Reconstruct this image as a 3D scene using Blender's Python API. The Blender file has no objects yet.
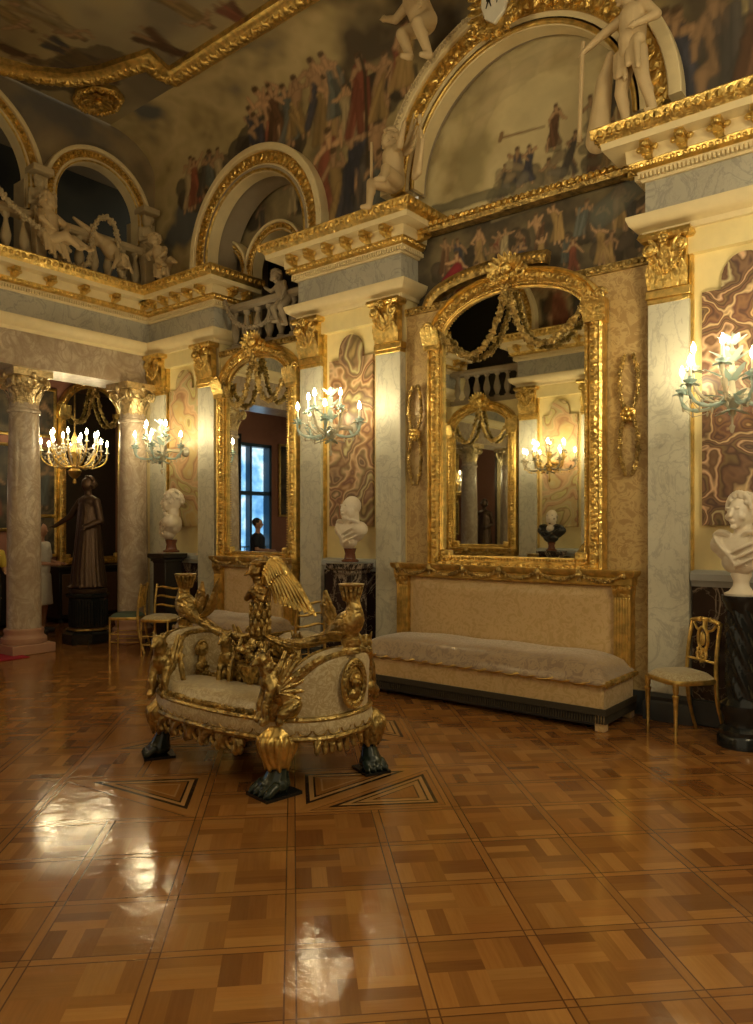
import bpy, math, random
import numpy as np
from mathutils import Vector, Matrix, Euler
C = bpy.context.scene.collection
PI = math.pi
random.seed(7)
# ---------------------------------------------------------------- camera
cam_d = bpy.data.cameras.new('camera'); cam = bpy.data.objects.new('camera', cam_d); C.objects.link(cam)
cam_d.sensor_fit = 'HORIZONTAL'; cam_d.sensor_width = 36; cam_d.lens = 36*750/753
cam_d.shift_y = 16/753; cam_d.clip_start = .05
cam.location = (0, 0, 1.55); cam.rotation_euler = (PI/2, 0, math.atan2(.6247, .7808))
bpy.context.scene.camera = cam
# ---------------------------------------------------------------- world, exposure
vs = bpy.context.scene.view_settings
vs.view_transform = 'Standard'; vs.look = 'None'; vs.gamma = 1; vs.use_curve_mapping = False
vs.exposure = 0.42
EXPO = 1.0
w = bpy.data.worlds.new('world'); bpy.context.scene.world = w; w.use_nodes = True
w.node_tree.nodes['Background'].inputs[0].default_value = (1, .82, .50, 1)
w.node_tree.nodes['Background'].inputs[1].default_value = .35
WARM = (1, .72, .40)
def lamp(name, loc, power, r=.08, col=WARM, parent=None):
    return
    l = bpy.data.lights.new(name, 'POINT'); l.energy = power; l.shadow_soft_size = r; l.color = col
    o = bpy.data.objects.new(name, l); C.objects.link(o); o.location = loc
    if parent: o.parent = parent
    return o
P_SCONCE = 42; P_CHAND = 60; P_FILL = 85

# ---------------------------------------------------------------- helpers: mesh building
class MB:
    def __init__(s): s.v = []; s.f = []; s.smooth = True
    def add(s, vs_, fs, M=None):
        n = len(s.v)
        if M is not None: vs_ = [M @ Vector(p) for p in vs_]
        s.v.extend([tuple(p) for p in vs_]); s.f.extend([tuple(i+n for i in f) for f in fs]); return s
    def box(s, x0, x1, y0, y1, z0, z1, M=None):
        return s.add([(x0,y0,z0),(x1,y0,z0),(x1,y1,z0),(x0,y1,z0),(x0,y0,z1),(x1,y0,z1),(x1,y1,z1),(x0,y1,z1)],
              [(0,3,2,1),(4,5,6,7),(0,1,5,4),(1,2,6,5),(2,3,7,6),(3,0,4,7)], M)
    def lathe(s, prof, n=20, M=None, sx=1, sy=1, ph=0):
        vs_ = []; fs = []; k = len(prof)
        for i in range(n):
            a = 2*PI*i/n+ph
            for r, z in prof: vs_.append((r*math.cos(a)*sx, r*math.sin(a)*sy, z))
        for i in range(n):
            j = (i+1) % n
            for q in range(k-1): fs.append((i*k+q, j*k+q, j*k+q+1, i*k+q+1))
        fs.append(tuple(i*k for i in reversed(range(n)))); fs.append(tuple(i*k+k-1 for i in range(n)))
        return s.add(vs_, fs, M)
    def ell(s, c, r, M=None, n=8, m=5, rot=None):
        if not hasattr(r, '__len__'): r = (r, r, r)
        vs_ = [(0,0,-1)]; fs = []
        for j in range(1, m):
            t = PI*j/m - PI/2
            for i in range(n):
                a = 2*PI*i/n; vs_.append((math.cos(t)*math.cos(a), math.cos(t)*math.sin(a), math.sin(t)))
        vs_.append((0,0,1)); L = len(vs_)-1
        for i in range(n): fs.append((0, 1+(i+1)%n, 1+i)); fs.append((L, L-n+i, L-n+(i+1)%n))
        for j in range(m-2):
            for i in range(n): fs.append((1+j*n+i, 1+j*n+(i+1)%n, 1+(j+1)*n+(i+1)%n, 1+(j+1)*n+i))
        T = Matrix.Translation(Vector(c))
        if rot is not None: T = T @ (rot.to_matrix().to_4x4() if isinstance(rot, Euler) else rot.to_4x4())
        T = T @ Matrix.Diagonal((r[0], r[1], r[2], 1))
        if M is not None: T = M @ T
        return s.add(vs_, fs, T)
    def tube(s, pts, rad, n=8, closed=False, M=None, flat=1.0, caps=True):
        pts = [Vector(p) for p in pts]; k = len(pts)
        if not hasattr(rad, '__len__'): rad = [rad]*k
        vs_ = []; fs = []; up = None
        for i, p in enumerate(pts):
            a = pts[(i-1) % k] if (closed or i > 0) else p
            b = pts[(i+1) % k] if (closed or i < k-1) else p
            t = (b-a)
            if t.length < 1e-9: t = Vector((0,0,1))
            t.normalize()
            if up is None:
                up = Vector((0,0,1)) if abs(t.z) < .9 else Vector((1,0,0))
            side = t.cross(up)
            if side.length < 1e-6: side = t.orthogonal()
            side.normalize(); up = side.cross(t).normalized()
            for j in range(n):
                q = 2*PI*j/n; vs_.append(p + side*(math.cos(q)*rad[i]) + up*(math.sin(q)*rad[i]*flat))
        for i in range(k if closed else k-1):
            i2 = (i+1) % k
            for j in range(n): fs.append((i*n+j, i*n+(j+1)%n, i2*n+(j+1)%n, i2*n+j))
        if not closed and caps: fs.append(tuple(reversed(range(n)))); fs.append(tuple((k-1)*n+j for j in range(n)))
        return s.add(vs_, fs, M)
    def cap(s, a, b, r0, r1, n=10, M=None):                 # tapered limb with round ends
        a = Vector(a); b = Vector(b); d = (b-a); L = d.length
        if L < 1e-6: return s.ell(a, r0, M)
        d.normalize(); pts = []; rr = []
        for t in (-1,-.7,-.3): pts.append(a + d*(t*r0)); rr.append(r0*math.sqrt(max(0.02, 1-t*t)))
        for t in (0,.5,1): pts.append(a + d*(L*t)); rr.append(r0+(r1-r0)*t)
        for t in (.3,.7,1): pts.append(b + d*(t*r1)); rr.append(r1*math.sqrt(max(0.02, 1-t*t)))
        return s.tube(pts, rr, n, M=M)
    def sweep(s, path, prof, bdir, closed=False, flip=1, caps=True, M=None):
        """profile (a, b): a = to the side of the path in its plane, b = along bdir"""
        P = [Vector(p) for p in path]; B = Vector(bdir).normalized(); k = len(P); m = len(prof); vs_ = []; fs = []
        for i in range(k):
            t0 = (P[i]-P[(i-1)%k]) if (closed or i > 0) else None
            t1 = (P[(i+1)%k]-P[i]) if (closed or i < k-1) else None
            if t0 is None: t0 = t1
            if t1 is None: t1 = t0
            n0 = t0.normalized().cross(B); n1 = t1.normalized().cross(B)
            q = (n0+n1); 
            if q.length < 1e-6: q = n0
            q.normalize(); sc = 1/max(.3, q.dot(n0))
            for a, b in prof: vs_.append(P[i] + q*(a*sc*flip) + B*b)
        for i in range(k if closed else k-1):
            i2 = (i+1)%k
            for j in range(m-1): fs.append((i*m+j, i*m+j+1, i2*m+j+1, i2*m+j))
        if not closed and caps and m > 2: fs.append(tuple(range(m))); fs.append(tuple((k-1)*m+j for j in reversed(range(m))))
        return s.add(vs_, fs, M)
    def prism(s, outline, y0, y1, M=None):                 # outline in XZ, extruded along Y
        n = len(outline)
        vs_ = [(x, y0, z) for x, z in outline] + [(x, y1, z) for x, z in outline]
        fs = [tuple(range(n)), tuple(n+i for i in reversed(range(n)))]
        for i in range(n): j = (i+1)%n; fs.append((i, n+i, n+j, j))
        return s.add(vs_, fs, M)
    def merge(s, o, M=None): return s.add(o.v, o.f, M)

def newmesh(name, mb, ang=40, flat=False):
    me = bpy.data.meshes.new(name); me.from_pydata(mb.v, [], mb.f); me.validate()
    import bmesh
    bm = bmesh.new(); bm.from_mesh(me); bmesh.ops.recalc_face_normals(bm, faces=bm.faces); bm.to_mesh(me); bm.free()
    if not flat:
        me.shade_smooth(); me.set_sharp_from_angle(angle=math.radians(ang))
    return me
def obj(name, mb, mat, parent=None, world=False, bevel=0, ang=40, kind=None, label=None):
    if world and parent is not None:
        L = parent.location; mb.v = [(p[0]-L.x, p[1]-L.y, p[2]-L.z) for p in mb.v]
    me = newmesh(name, mb, ang); me.materials.append(mat)
    o = bpy.data.objects.new(name, me); C.objects.link(o)
    if parent is not None: o.parent = parent
    if bevel:
        b = o.modifiers.new('bevel', 'BEVEL'); b.width = bevel; b.segments = 2; b.limit_method = 'ANGLE'
    if kind: o['kind'] = kind
    if label: o['label'] = label
    return o
def blob(name, mb, mat, parent=None, voxel=.01, smooth=3, label=None):     # one continuous organic surface
    o = obj(name, mb, mat, None)
    r = o.modifiers.new('r', 'REMESH'); r.mode = 'VOXEL'; r.voxel_size = voxel; r.use_smooth_shade = True
    sm = o.modifiers.new('s', 'SMOOTH'); sm.iterations = smooth; sm.factor = .5
    dg = bpy.context.evaluated_depsgraph_get(); dg.update()
    me = bpy.data.meshes.new_from_object(o.evaluated_get(dg)); o.modifiers.clear(); old = o.data; o.data = me
    bpy.data.meshes.remove(old); me.name = name
    if not me.materials: me.materials.append(mat)
    me.shade_smooth(); o.parent = parent
    if label: o['label'] = label
    return o
def thing(name, label, cat, loc=(0,0,0), rz=0, group=None, scale=1):
    o = bpy.data.objects.new(name, None); C.objects.link(o); o.location = loc; o.rotation_euler = (0,0,rz)
    o.scale = (scale,)*3; o.empty_display_size = .1
    o['label'] = label; o['category'] = cat
    if group: o['group'] = group
    return o
def tag(o, label, cat, group=None):
    o['label'] = label; o['category'] = cat
    if group: o['group'] = group
    return o
def share(name, src, parent, loc=(0,0,0), rot=(0,0,0), scale=(1,1,1), mat=None):        # a copied part sharing mesh data
    o = src.copy(); o.name = name; C.objects.link(o); o.parent = parent; o.location = loc; o.rotation_euler = rot; o.scale = scale
    return o
def struct(name, mb, mat, bevel=0, ang=40):
    o = obj(name, mb, mat, None, bevel=bevel, ang=ang); o['kind'] = 'structure'; return o
def arc(cx, cz, rx, rz, a0, a1, n, y=0):
    return [(cx+rx*math.cos(a0+(a1-a0)*i/n), y, cz+rz*math.sin(a0+(a1-a0)*i/n)) for i in range(n+1)]
def bez(a, b, c, d, n=12):
    a, b, c, d = map(Vector, (a, b, c, d)); out = []
    for i in range(n+1):
        t = i/n; u = 1-t; out.append(a*u**3 + b*3*u*u*t + c*3*u*t*t + d*t**3)
    return out
def along(pts, step):                                     # points and tangents every step metres
    out = []; acc = 0; pts = [Vector(p) for p in pts]; nxt = step/2
    for a, b in zip(pts, pts[1:]):
        L = (b-a).length
        if L < 1e-9: continue
        while acc+L >= nxt: out.append((a.lerp(b, (nxt-acc)/L), (b-a).normalized())); nxt += step
        acc += L
    return out
def garland(mb, pts, r, step=None, rng=random):            # swag of leaves and flowers along a path
    for p, t in along(pts, step or r*.75):
        for k in range(4):
            d = Vector((rng.uniform(-1,1), rng.uniform(-1,1), rng.uniform(-1,1))).normalized()*r*.62
            s_ = r*rng.uniform(.35,.62); mb.ell(p+d, (s_, s_*.6, s_*rng.uniform(.5,.9)), n=6, m=4, rot=Euler((rng.uniform(0,3), rng.uniform(0,3), rng.uniform(0,3))))
        mb.ell(p, r*.6, n=6, m=4)
def swag(x0, z0, x1, z1, drop, y=0, n=12):
    return [(x0+(x1-x0)*i/n, y, z0+(z1-z0)*i/n - drop*4*(i/n)*(1-i/n)) for i in range(n+1)]
def band(mb, pts, step, size, bdir=(0,-1,0)):              # row of leaf bosses along a path
    for i, (p, t) in enumerate(along(pts, step)):
        B = Vector(bdir).normalized(); sd = t.cross(B)
        R = Matrix((t, sd, B)).transposed()
        mb.ell(p, (size[0], size[1], size[2]), n=6, m=4, rot=R @ Matrix.Rotation(.5 if i % 2 else -.5, 3, 'Z'))
def spiral(cx, cz, r, turns, y=0, n=26, sgn=1, a0=0, shrink=.15):
    return [(cx+sgn*r*(1-(1-shrink)*i/n)*math.cos(a0+turns*2*PI*i/n), y, cz+r*(1-(1-shrink)*i/n)*math.sin(a0+turns*2*PI*i/n)) for i in range(n+1)]
def leaf(mb, p, d, up, L, W, curl=.35, th=.25):             # an acanthus leaf: curved, ribbed, thick
    p = Vector(p); d = Vector(d).normalized(); up = Vector(up).normalized(); sd = d.cross(up).normalized()
    n = 6; vs_ = []; fs = []
    for i in range(n+1):
        t = i/n; wdt = W*(.55+.45*math.sin(PI*min(1, .1+t*.8)))*(1 if i < n-1 else (.85 if i < n else .35))*(1+.10*(-1)**i)
        c = p + d*(L*t) + up*(curl*L*t*t*(1.2-.3*t))
        for j, q in enumerate((-1,-.5,0,.5,1)): vs_.append(c + sd*(q*wdt) + up*(th*W*(.5-abs(abs(q)-.5)) + (th*W*.5 if j == 2 else 0)))
        vs_.append(c - up*(th*W*.5))
    for i in range(n):
        for j in range(4): a = i*6+j; fs.append((a, a+1, a+7, a+6))
        fs.append((i*6+4, i*6+5, i*6+11, i*6+10)); fs.append((i*6+5, i*6, i*6+6, i*6+11))
    fs.append((0,5,4,3,2,1)); a = n*6; fs.append((a,a+1,a+2,a+3,a+4,a+5))
    mb.add(vs_, fs)

# ---------------------------------------------------------------- helpers: materials
class NT:
    def __init__(s, name):
        s.m = bpy.data.materials.new(name); s.m.use_nodes = True; s.t = s.m.node_tree; s.b = s.t.nodes['Principled BSDF']
    def n(s, ty, **kw):
        nd = s.t.nodes.new(ty)
        for k, v in kw.items():
            if k in nd.inputs: 
                if hasattr(v, 'is_linked') or isinstance(v, bpy.types.NodeSocket): s.t.links.new(v, nd.inputs[k])
                else: nd.inputs[k].default_value = v
            else: setattr(nd, k, v)
        return nd
    def link(s, a, b): s.t.links.new(a, b)
    def coord(s, scale=(1,1,1), which='Object'):
        tc = s.n('ShaderNodeTexCoord'); mp = s.n('ShaderNodeMapping'); mp.inputs['Scale'].default_value = scale
        s.link(tc.outputs[which], mp.inputs['Vector']); return mp.outputs[0]
    def noise(s, vec, scale, detail=4, rough=.55, dist=0):
        nd = s.n('ShaderNodeTexNoise'); nd.inputs['Scale'].default_value = scale; nd.inputs['Detail'].default_value = detail
        nd.inputs['Roughness'].default_value = rough; nd.inputs['Distortion'].default_value = dist
        s.link(vec, nd.inputs['Vector']); return nd.outputs['Fac']
    def ramp(s, fac, stops, interp='LINEAR'):
        r = s.n('ShaderNodeValToRGB'); cr = r.color_ramp; cr.interpolation = interp
        while len(cr.elements) < len(stops): cr.elements.new(.5)
        for e, (p, c) in zip(cr.elements, stops): e.position = p; e.color = (*c, 1)
        s.link(fac, r.inputs[0]); return r.outputs[0]
    def math(s, op, a, b=None):
        nd = s.n('ShaderNodeMath'); nd.operation = op
        for i, v in enumerate((a, b)):
            if v is None: continue
            if isinstance(v, (int, float)): nd.inputs[i].default_value = v
            else: s.link(v, nd.inputs[i])
        return nd.outputs[0]
    def mix(s, f, a, b, mode='MIX'):
        nd = s.n('ShaderNodeMix'); nd.data_type = 'RGBA'; nd.blend_type = mode
        for key, v in ((0, f), (6, a), (7, b)):
            if isinstance(v, (int, float)): nd.inputs[key].default_value = v
            elif isinstance(v, tuple): nd.inputs[key].default_value = (*v, 1)
            else: s.link(v, nd.inputs[key])
        return nd.outputs[2]
    def bump(s, h, strength=.5, dist=.01, prev=None):
        b = s.n('ShaderNodeBump'); b.inputs['Strength'].default_value = strength; b.inputs['Distance'].default_value = dist
        s.link(h, b.inputs['Height'])
        if prev is not None: s.link(prev, b.inputs['Normal'])
        s.link(b.outputs[0], s.b.inputs['Normal']); return b.outputs[0]
    def set(s, col=None, rough=None, metal=None, spec=None, coat=None):
        if col is not None:
            if isinstance(col, tuple): s.b.inputs['Base Color'].default_value = (*col, 1)
            else: s.link(col, s.b.inputs['Base Color'])
        if rough is not None:
            if isinstance(rough, (int, float)): s.b.inputs['Roughness'].default_value = rough
            else: s.link(rough, s.b.inputs['Roughness'])
        if metal is not None: s.b.inputs['Metallic'].default_value = metal
        if spec is not None: s.b.inputs['Specular IOR Level'].default_value = spec
        if coat is not None: s.b.inputs['Coat Weight'].default_value = coat
        return s.m
M = {}
def plain(name, col, rough=.5, metal=0, vary=.12, nscale=9, bump=0, bscale=40):
    t = NT(name); v = t.coord(); f = t.noise(v, nscale)
    c = t.mix(f, tuple(x*(1-vary) for x in col), tuple(min(1, x*(1+vary)) for x in col))
    t.set(c, rough, metal)
    if bump: t.bump(t.noise(v, bscale), bump, .01)
    M[name] = t.m; return t.m
def goldmat(name, col, rough, relief=0, rscale=30, patina=.4):
    t = NT(name); v = t.coord(); f = t.noise(v, 14, 3)
    c = t.mix(t.ramp(f, [(.35,(0,0,0)),(.62,(1,1,1))]), tuple(x*(1-patina) for x in col), col)
    t.set(c, t.math('ADD', t.math('MULTIPLY', t.noise(v, 25), .25), rough-.12), .92)
    if relief:
        vo = t.n('ShaderNodeTexVoronoi'); vo.feature = 'SMOOTH_F1'; vo.inputs['Scale'].default_value = rscale
        wv = t.n('ShaderNodeVectorMath'); wv.operation = 'ADD'
        nz = t.n('ShaderNodeTexNoise'); nz.inputs['Scale'].default_value = rscale*.4; t.link(v, nz.inputs['Vector'])
        sc = t.n('ShaderNodeVectorMath'); sc.operation = 'SCALE'; sc.inputs['Scale'].default_value = .08; t.link(nz.outputs['Color'], sc.inputs[0])
        t.link(v, wv.inputs[0]); t.link(sc.outputs[0], wv.inputs[1]); t.link(wv.outputs[0], vo.inputs['Vector'])
        t.bump(vo.outputs['Distance'], relief, .02)
    else: t.bump(t.noise(v, 60), .15, .004)
    M[name] = t.m; return t.m
goldmat('gold', (.84,.59,.19), .36)
goldmat('gold_bright', (.92,.66,.22), .33, .35, 38)
goldmat('gold_cream', (.80,.64,.36), .42, .5, 40)
goldmat('gold_carved', (.88,.61,.19), .36, .9, 26)
goldmat('gold_old', (.60,.43,.16), .40, .6, 34, .6)
goldmat('gold_dark', (.42,.27,.09), .42, .8, 30, .6)
plain('cream_paint', (.74,.62,.37), .5)
plain('cream_wall', (.80,.68,.36), .55)
plain('plaster', (.50,.40,.24), .6, bump=.3, bscale=20)
plain('putto_plaster', (.58,.44,.25), .55)
plain('plaster_shade_tint', (.34,.28,.20), .6)  # plaster darkened so its colour carries the shade of recesses
plain('bust_marble', (.80,.72,.60), .35)
plain('black_stone', (.012,.014,.015), .18)
plain('black_wood', (.015,.013,.012), .3)
plain('rail_grey', (.40,.42,.42), .3)
plain('dark_socle', (.05,.055,.06), .35)
plain('pink_wall', (.33,.15,.10), .7)
plain('brown_wood', (.09,.045,.02), .45)
plain('red_marble', (.16,.06,.035), .25)
plain('pink_stone', (.42,.24,.16), .35)
plain('bronze', (.09,.055,.035), .42, .7, bump=.4, bscale=30)
plain('skin', (.50,.28,.18), .55); plain('hair', (.03,.018,.012), .6)
plain('white_cloth', (.72,.68,.60), .8); plain('navy_cloth', (.02,.025,.04), .8); plain('yellow_cloth', (.65,.50,.08), .8)
plain('dark_cloth', (.05,.05,.055), .8); plain('red_carpet', (.33,.01,.03), .95); plain('switch_white', (.75,.70,.58), .4)
plain('green_seat', (.07,.10,.07), .8); plain('dark_robe', (.03,.03,.03), .25); plain('wax', (.85,.80,.66), .5)
plain('blue_wood', (.02,.06,.10), .4); plain('fringe', (.045,.035,.02), .7, bump=.8, bscale=90)
plain('dark_wall', (.07,.055,.04), .6); plain('green_black', (.018,.028,.022), .22); plain('shield_white', (.75,.72,.62), .4)
def marble(name, base, vein, scale=3, amt=.5, rough=.18, cloud=None, thin=.03):
    t = NT(name); v = t.coord((1,1,.8)); f = t.noise(v, scale, 7, .6, 1.2)
    a = t.math('ABSOLUTE', t.math('SUBTRACT', f, .5))
    veins = t.ramp(a, [(0,(1,1,1)),(thin,(0,0,0))])
    g = t.noise(v, scale*2.2, 6, .6, .6)
    a2 = t.math('MULTIPLY', t.ramp(t.math('ABSOLUTE', t.math('SUBTRACT', g, .5)), [(0,(1,1,1)),(thin*.6,(0,0,0))]), .5)
    k = t.math('MULTIPLY', t.math('MAXIMUM', veins, a2), amt)
    cl = t.mix(t.ramp(t.noise(v, scale*.7, 4), [(.3,(0,0,0)),(.7,(1,1,1))]), base, cloud or tuple(x*.8 for x in base))
    t.set(t.mix(k, cl, vein), rough); M[name] = t.m
marble('marble_white', (.66,.64,.53), (.28,.27,.24), 3.2, .5, .48)
marble('marble_grey', (.52,.50,.43), (.22,.22,.22), 3.2, .5, .25)
marble('marble_column', (.62,.54,.43), (.30,.22,.16), 4.5, .75, .28, (.34,.26,.18), .09)
marble('marble_black', (.022,.018,.017), (.42,.34,.26), 2.0, .8, .15, (.04,.02,.02), .022)
def agate(name, cols, scale, seed):
    t = NT(name); tc = t.coord((1,1,1)); off = t.n('ShaderNodeVectorMath'); off.operation = 'ADD'; off.inputs[1].default_value = (seed, seed*.7, seed*1.3)
    t.link(tc, off.inputs[0]); v = off.outputs[0]
    f = t.noise(v, scale, 2.6, .42, .35)
    r = t.ramp(t.math('MULTIPLY', t.math('SUBTRACT', f, .22), 1.8), cols)
    t.set(r, .32); M[name] = t.m
def stripes(a, b, c, hi, n=17, rs=3):
    rg = random.Random(rs); out = []; pal = [a, b, c, b, a, hi]
    for i in range(n): out.append((i/(n-1), tuple(x*rg.uniform(.85,1.15) for x in pal[i % 6])))
    return out
agate('agate_brown', stripes((.13,.065,.04), (.23,.125,.07), (.09,.05,.035), (.62,.46,.25), 31), 2.9, 1.3)
agate('agate_red', stripes((.32,.19,.10), (.17,.09,.055), (.44,.31,.18), (.60,.47,.28), 25, 5), 2.4, 4.1)
agate('agate_pale', stripes((.50,.41,.20), (.45,.35,.17), (.54,.46,.24), (.30,.19,.08), 25, 9), 2.2, 7.7)
def damask(name, a, b, scale, rough=.45, sheen=.3):
    t = NT(name); v = t.coord(); f = t.noise(v, scale, 5, .6, 2.2)
    k = t.ramp(f, [(.44,(0,0,0)),(.50,(1,1,1)),(.58,(1,1,1)),(.63,(0,0,0))])
    big = t.noise(v, 2.5, 3)
    c = t.mix(big, t.mix(k, a, b), t.mix(k, tuple(x*.8 for x in a), tuple(x*.85 for x in b)))
    t.set(c, t.math('SUBTRACT', rough+.12, t.math('MULTIPLY', k, .22))); t.b.inputs['Sheen Weight'].default_value = sheen
    wv = t.n('ShaderNodeTexWave'); wv.inputs['Scale'].default_value = 60; wv.inputs['Distortion'].default_value = 3; t.link(v, wv.inputs['Vector'])
    t.bump(t.noise(v, scale*1.3, 5), .25, .01); M[name] = t.m
damask('silk_wall', (.46,.30,.12), (.60,.43,.19), 9)
damask('silk_gold', (.62,.42,.18), (.70,.50,.25), 10, .4)
damask('silk_mauve', (.28,.185,.11), (.44,.32,.20), 11, .32, .6)
damask('silk_cream', (.70,.60,.38), (.52,.40,.22), 16, .38)
damask('floral_seat', (.55,.48,.30), (.40,.30,.17), 22, .5)
t = NT('mirror_glass'); t.set((.80,.82,.78), .015, 1); M['mirror'] = t.m
t = NT('bulb'); t.b.inputs['Emission Color'].default_value = (1,.80,.44,1); t.b.inputs['Emission Strength'].default_value = 145; M['bulb'] = t.m
t = NT('bulb_far'); t.b.inputs['Emission Color'].default_value = (1,.80,.44,1); t.b.inputs['Emission Strength'].default_value = 75; M['bulb_far'] = t.m
t = NT('bulb_fill'); t.b.inputs['Emission Color'].default_value = (1,.80,.44,1); t.b.inputs['Emission Strength'].default_value = 560; M['bulb_fill'] = t.m  # strong bulbs for the two added fill chandeliers out of view
t = NT('bulb_soft'); t.b.inputs['Emission Color'].default_value = (1,.85,.6,1); t.b.inputs['Emission Strength'].default_value = 7; M['bulb_soft'] = t.m
t = NT('blue_glass'); t.set((.66,.82,.82), .12); t.b.inputs['Transmission Weight'].default_value = .45; t.b.inputs['IOR'].default_value = 1.3; M['blue_glass'] = t.m
t = NT('crystal'); t.set((.80,.74,.60), .08); t.b.inputs['Transmission Weight'].default_value = .5; M['crystal'] = t.m
t = NT('window_pane'); v = t.coord(); t.b.inputs['Emission Strength'].default_value = 1.3
t.link(t.ramp(t.noise(v, 2.5, 3), [(.3,(.05,.22,.55)),(.5,(.25,.55,.85)),(.65,(.75,.9,1))]), t.b.inputs['Emission Color']); t.set((.1,.2,.3), .1); M['window_pane'] = t.m
# wood floor: colour of each plank comes from the mesh, grain from the plank's own UV
t = NT('parquet'); at = t.n('ShaderNodeAttribute'); at.attribute_name = 'Col'; uvn = t.n('ShaderNodeUVMap')
mp = t.n('ShaderNodeMapping'); mp.inputs['Scale'].default_value = (3, 45, 1); t.link(uvn.outputs[0], mp.inputs[0])
gr = t.noise(mp.outputs[0], 1.6, 6, .65, .4)
c = t.mix(t.math('MULTIPLY', gr, .55), at.outputs['Color'], t.mix(1.0, at.outputs['Color'], (.35,.25,.16), 'MULTIPLY'))
vv = t.coord(); t.set(c, t.ramp(t.noise(vv, 2.5, 4), [(.3,(.09,)*3),(.7,(.17,)*3)]), spec=.7)
b1 = t.bump(t.noise(vv, 7, 3), .14, .02); b2 = t.bump(at.outputs['Fac'], .5, .003, b1); t.bump(gr, .05, .002, b2); M['parquet'] = t.m
t = NT('paint_canvas'); at = t.n('ShaderNodeAttribute'); at.attribute_name = 'Col'; t.set(at.outputs['Color'], .62); t.bump(t.noise(t.coord(), 30), .1, .01); M['fresco'] = t.m

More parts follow.
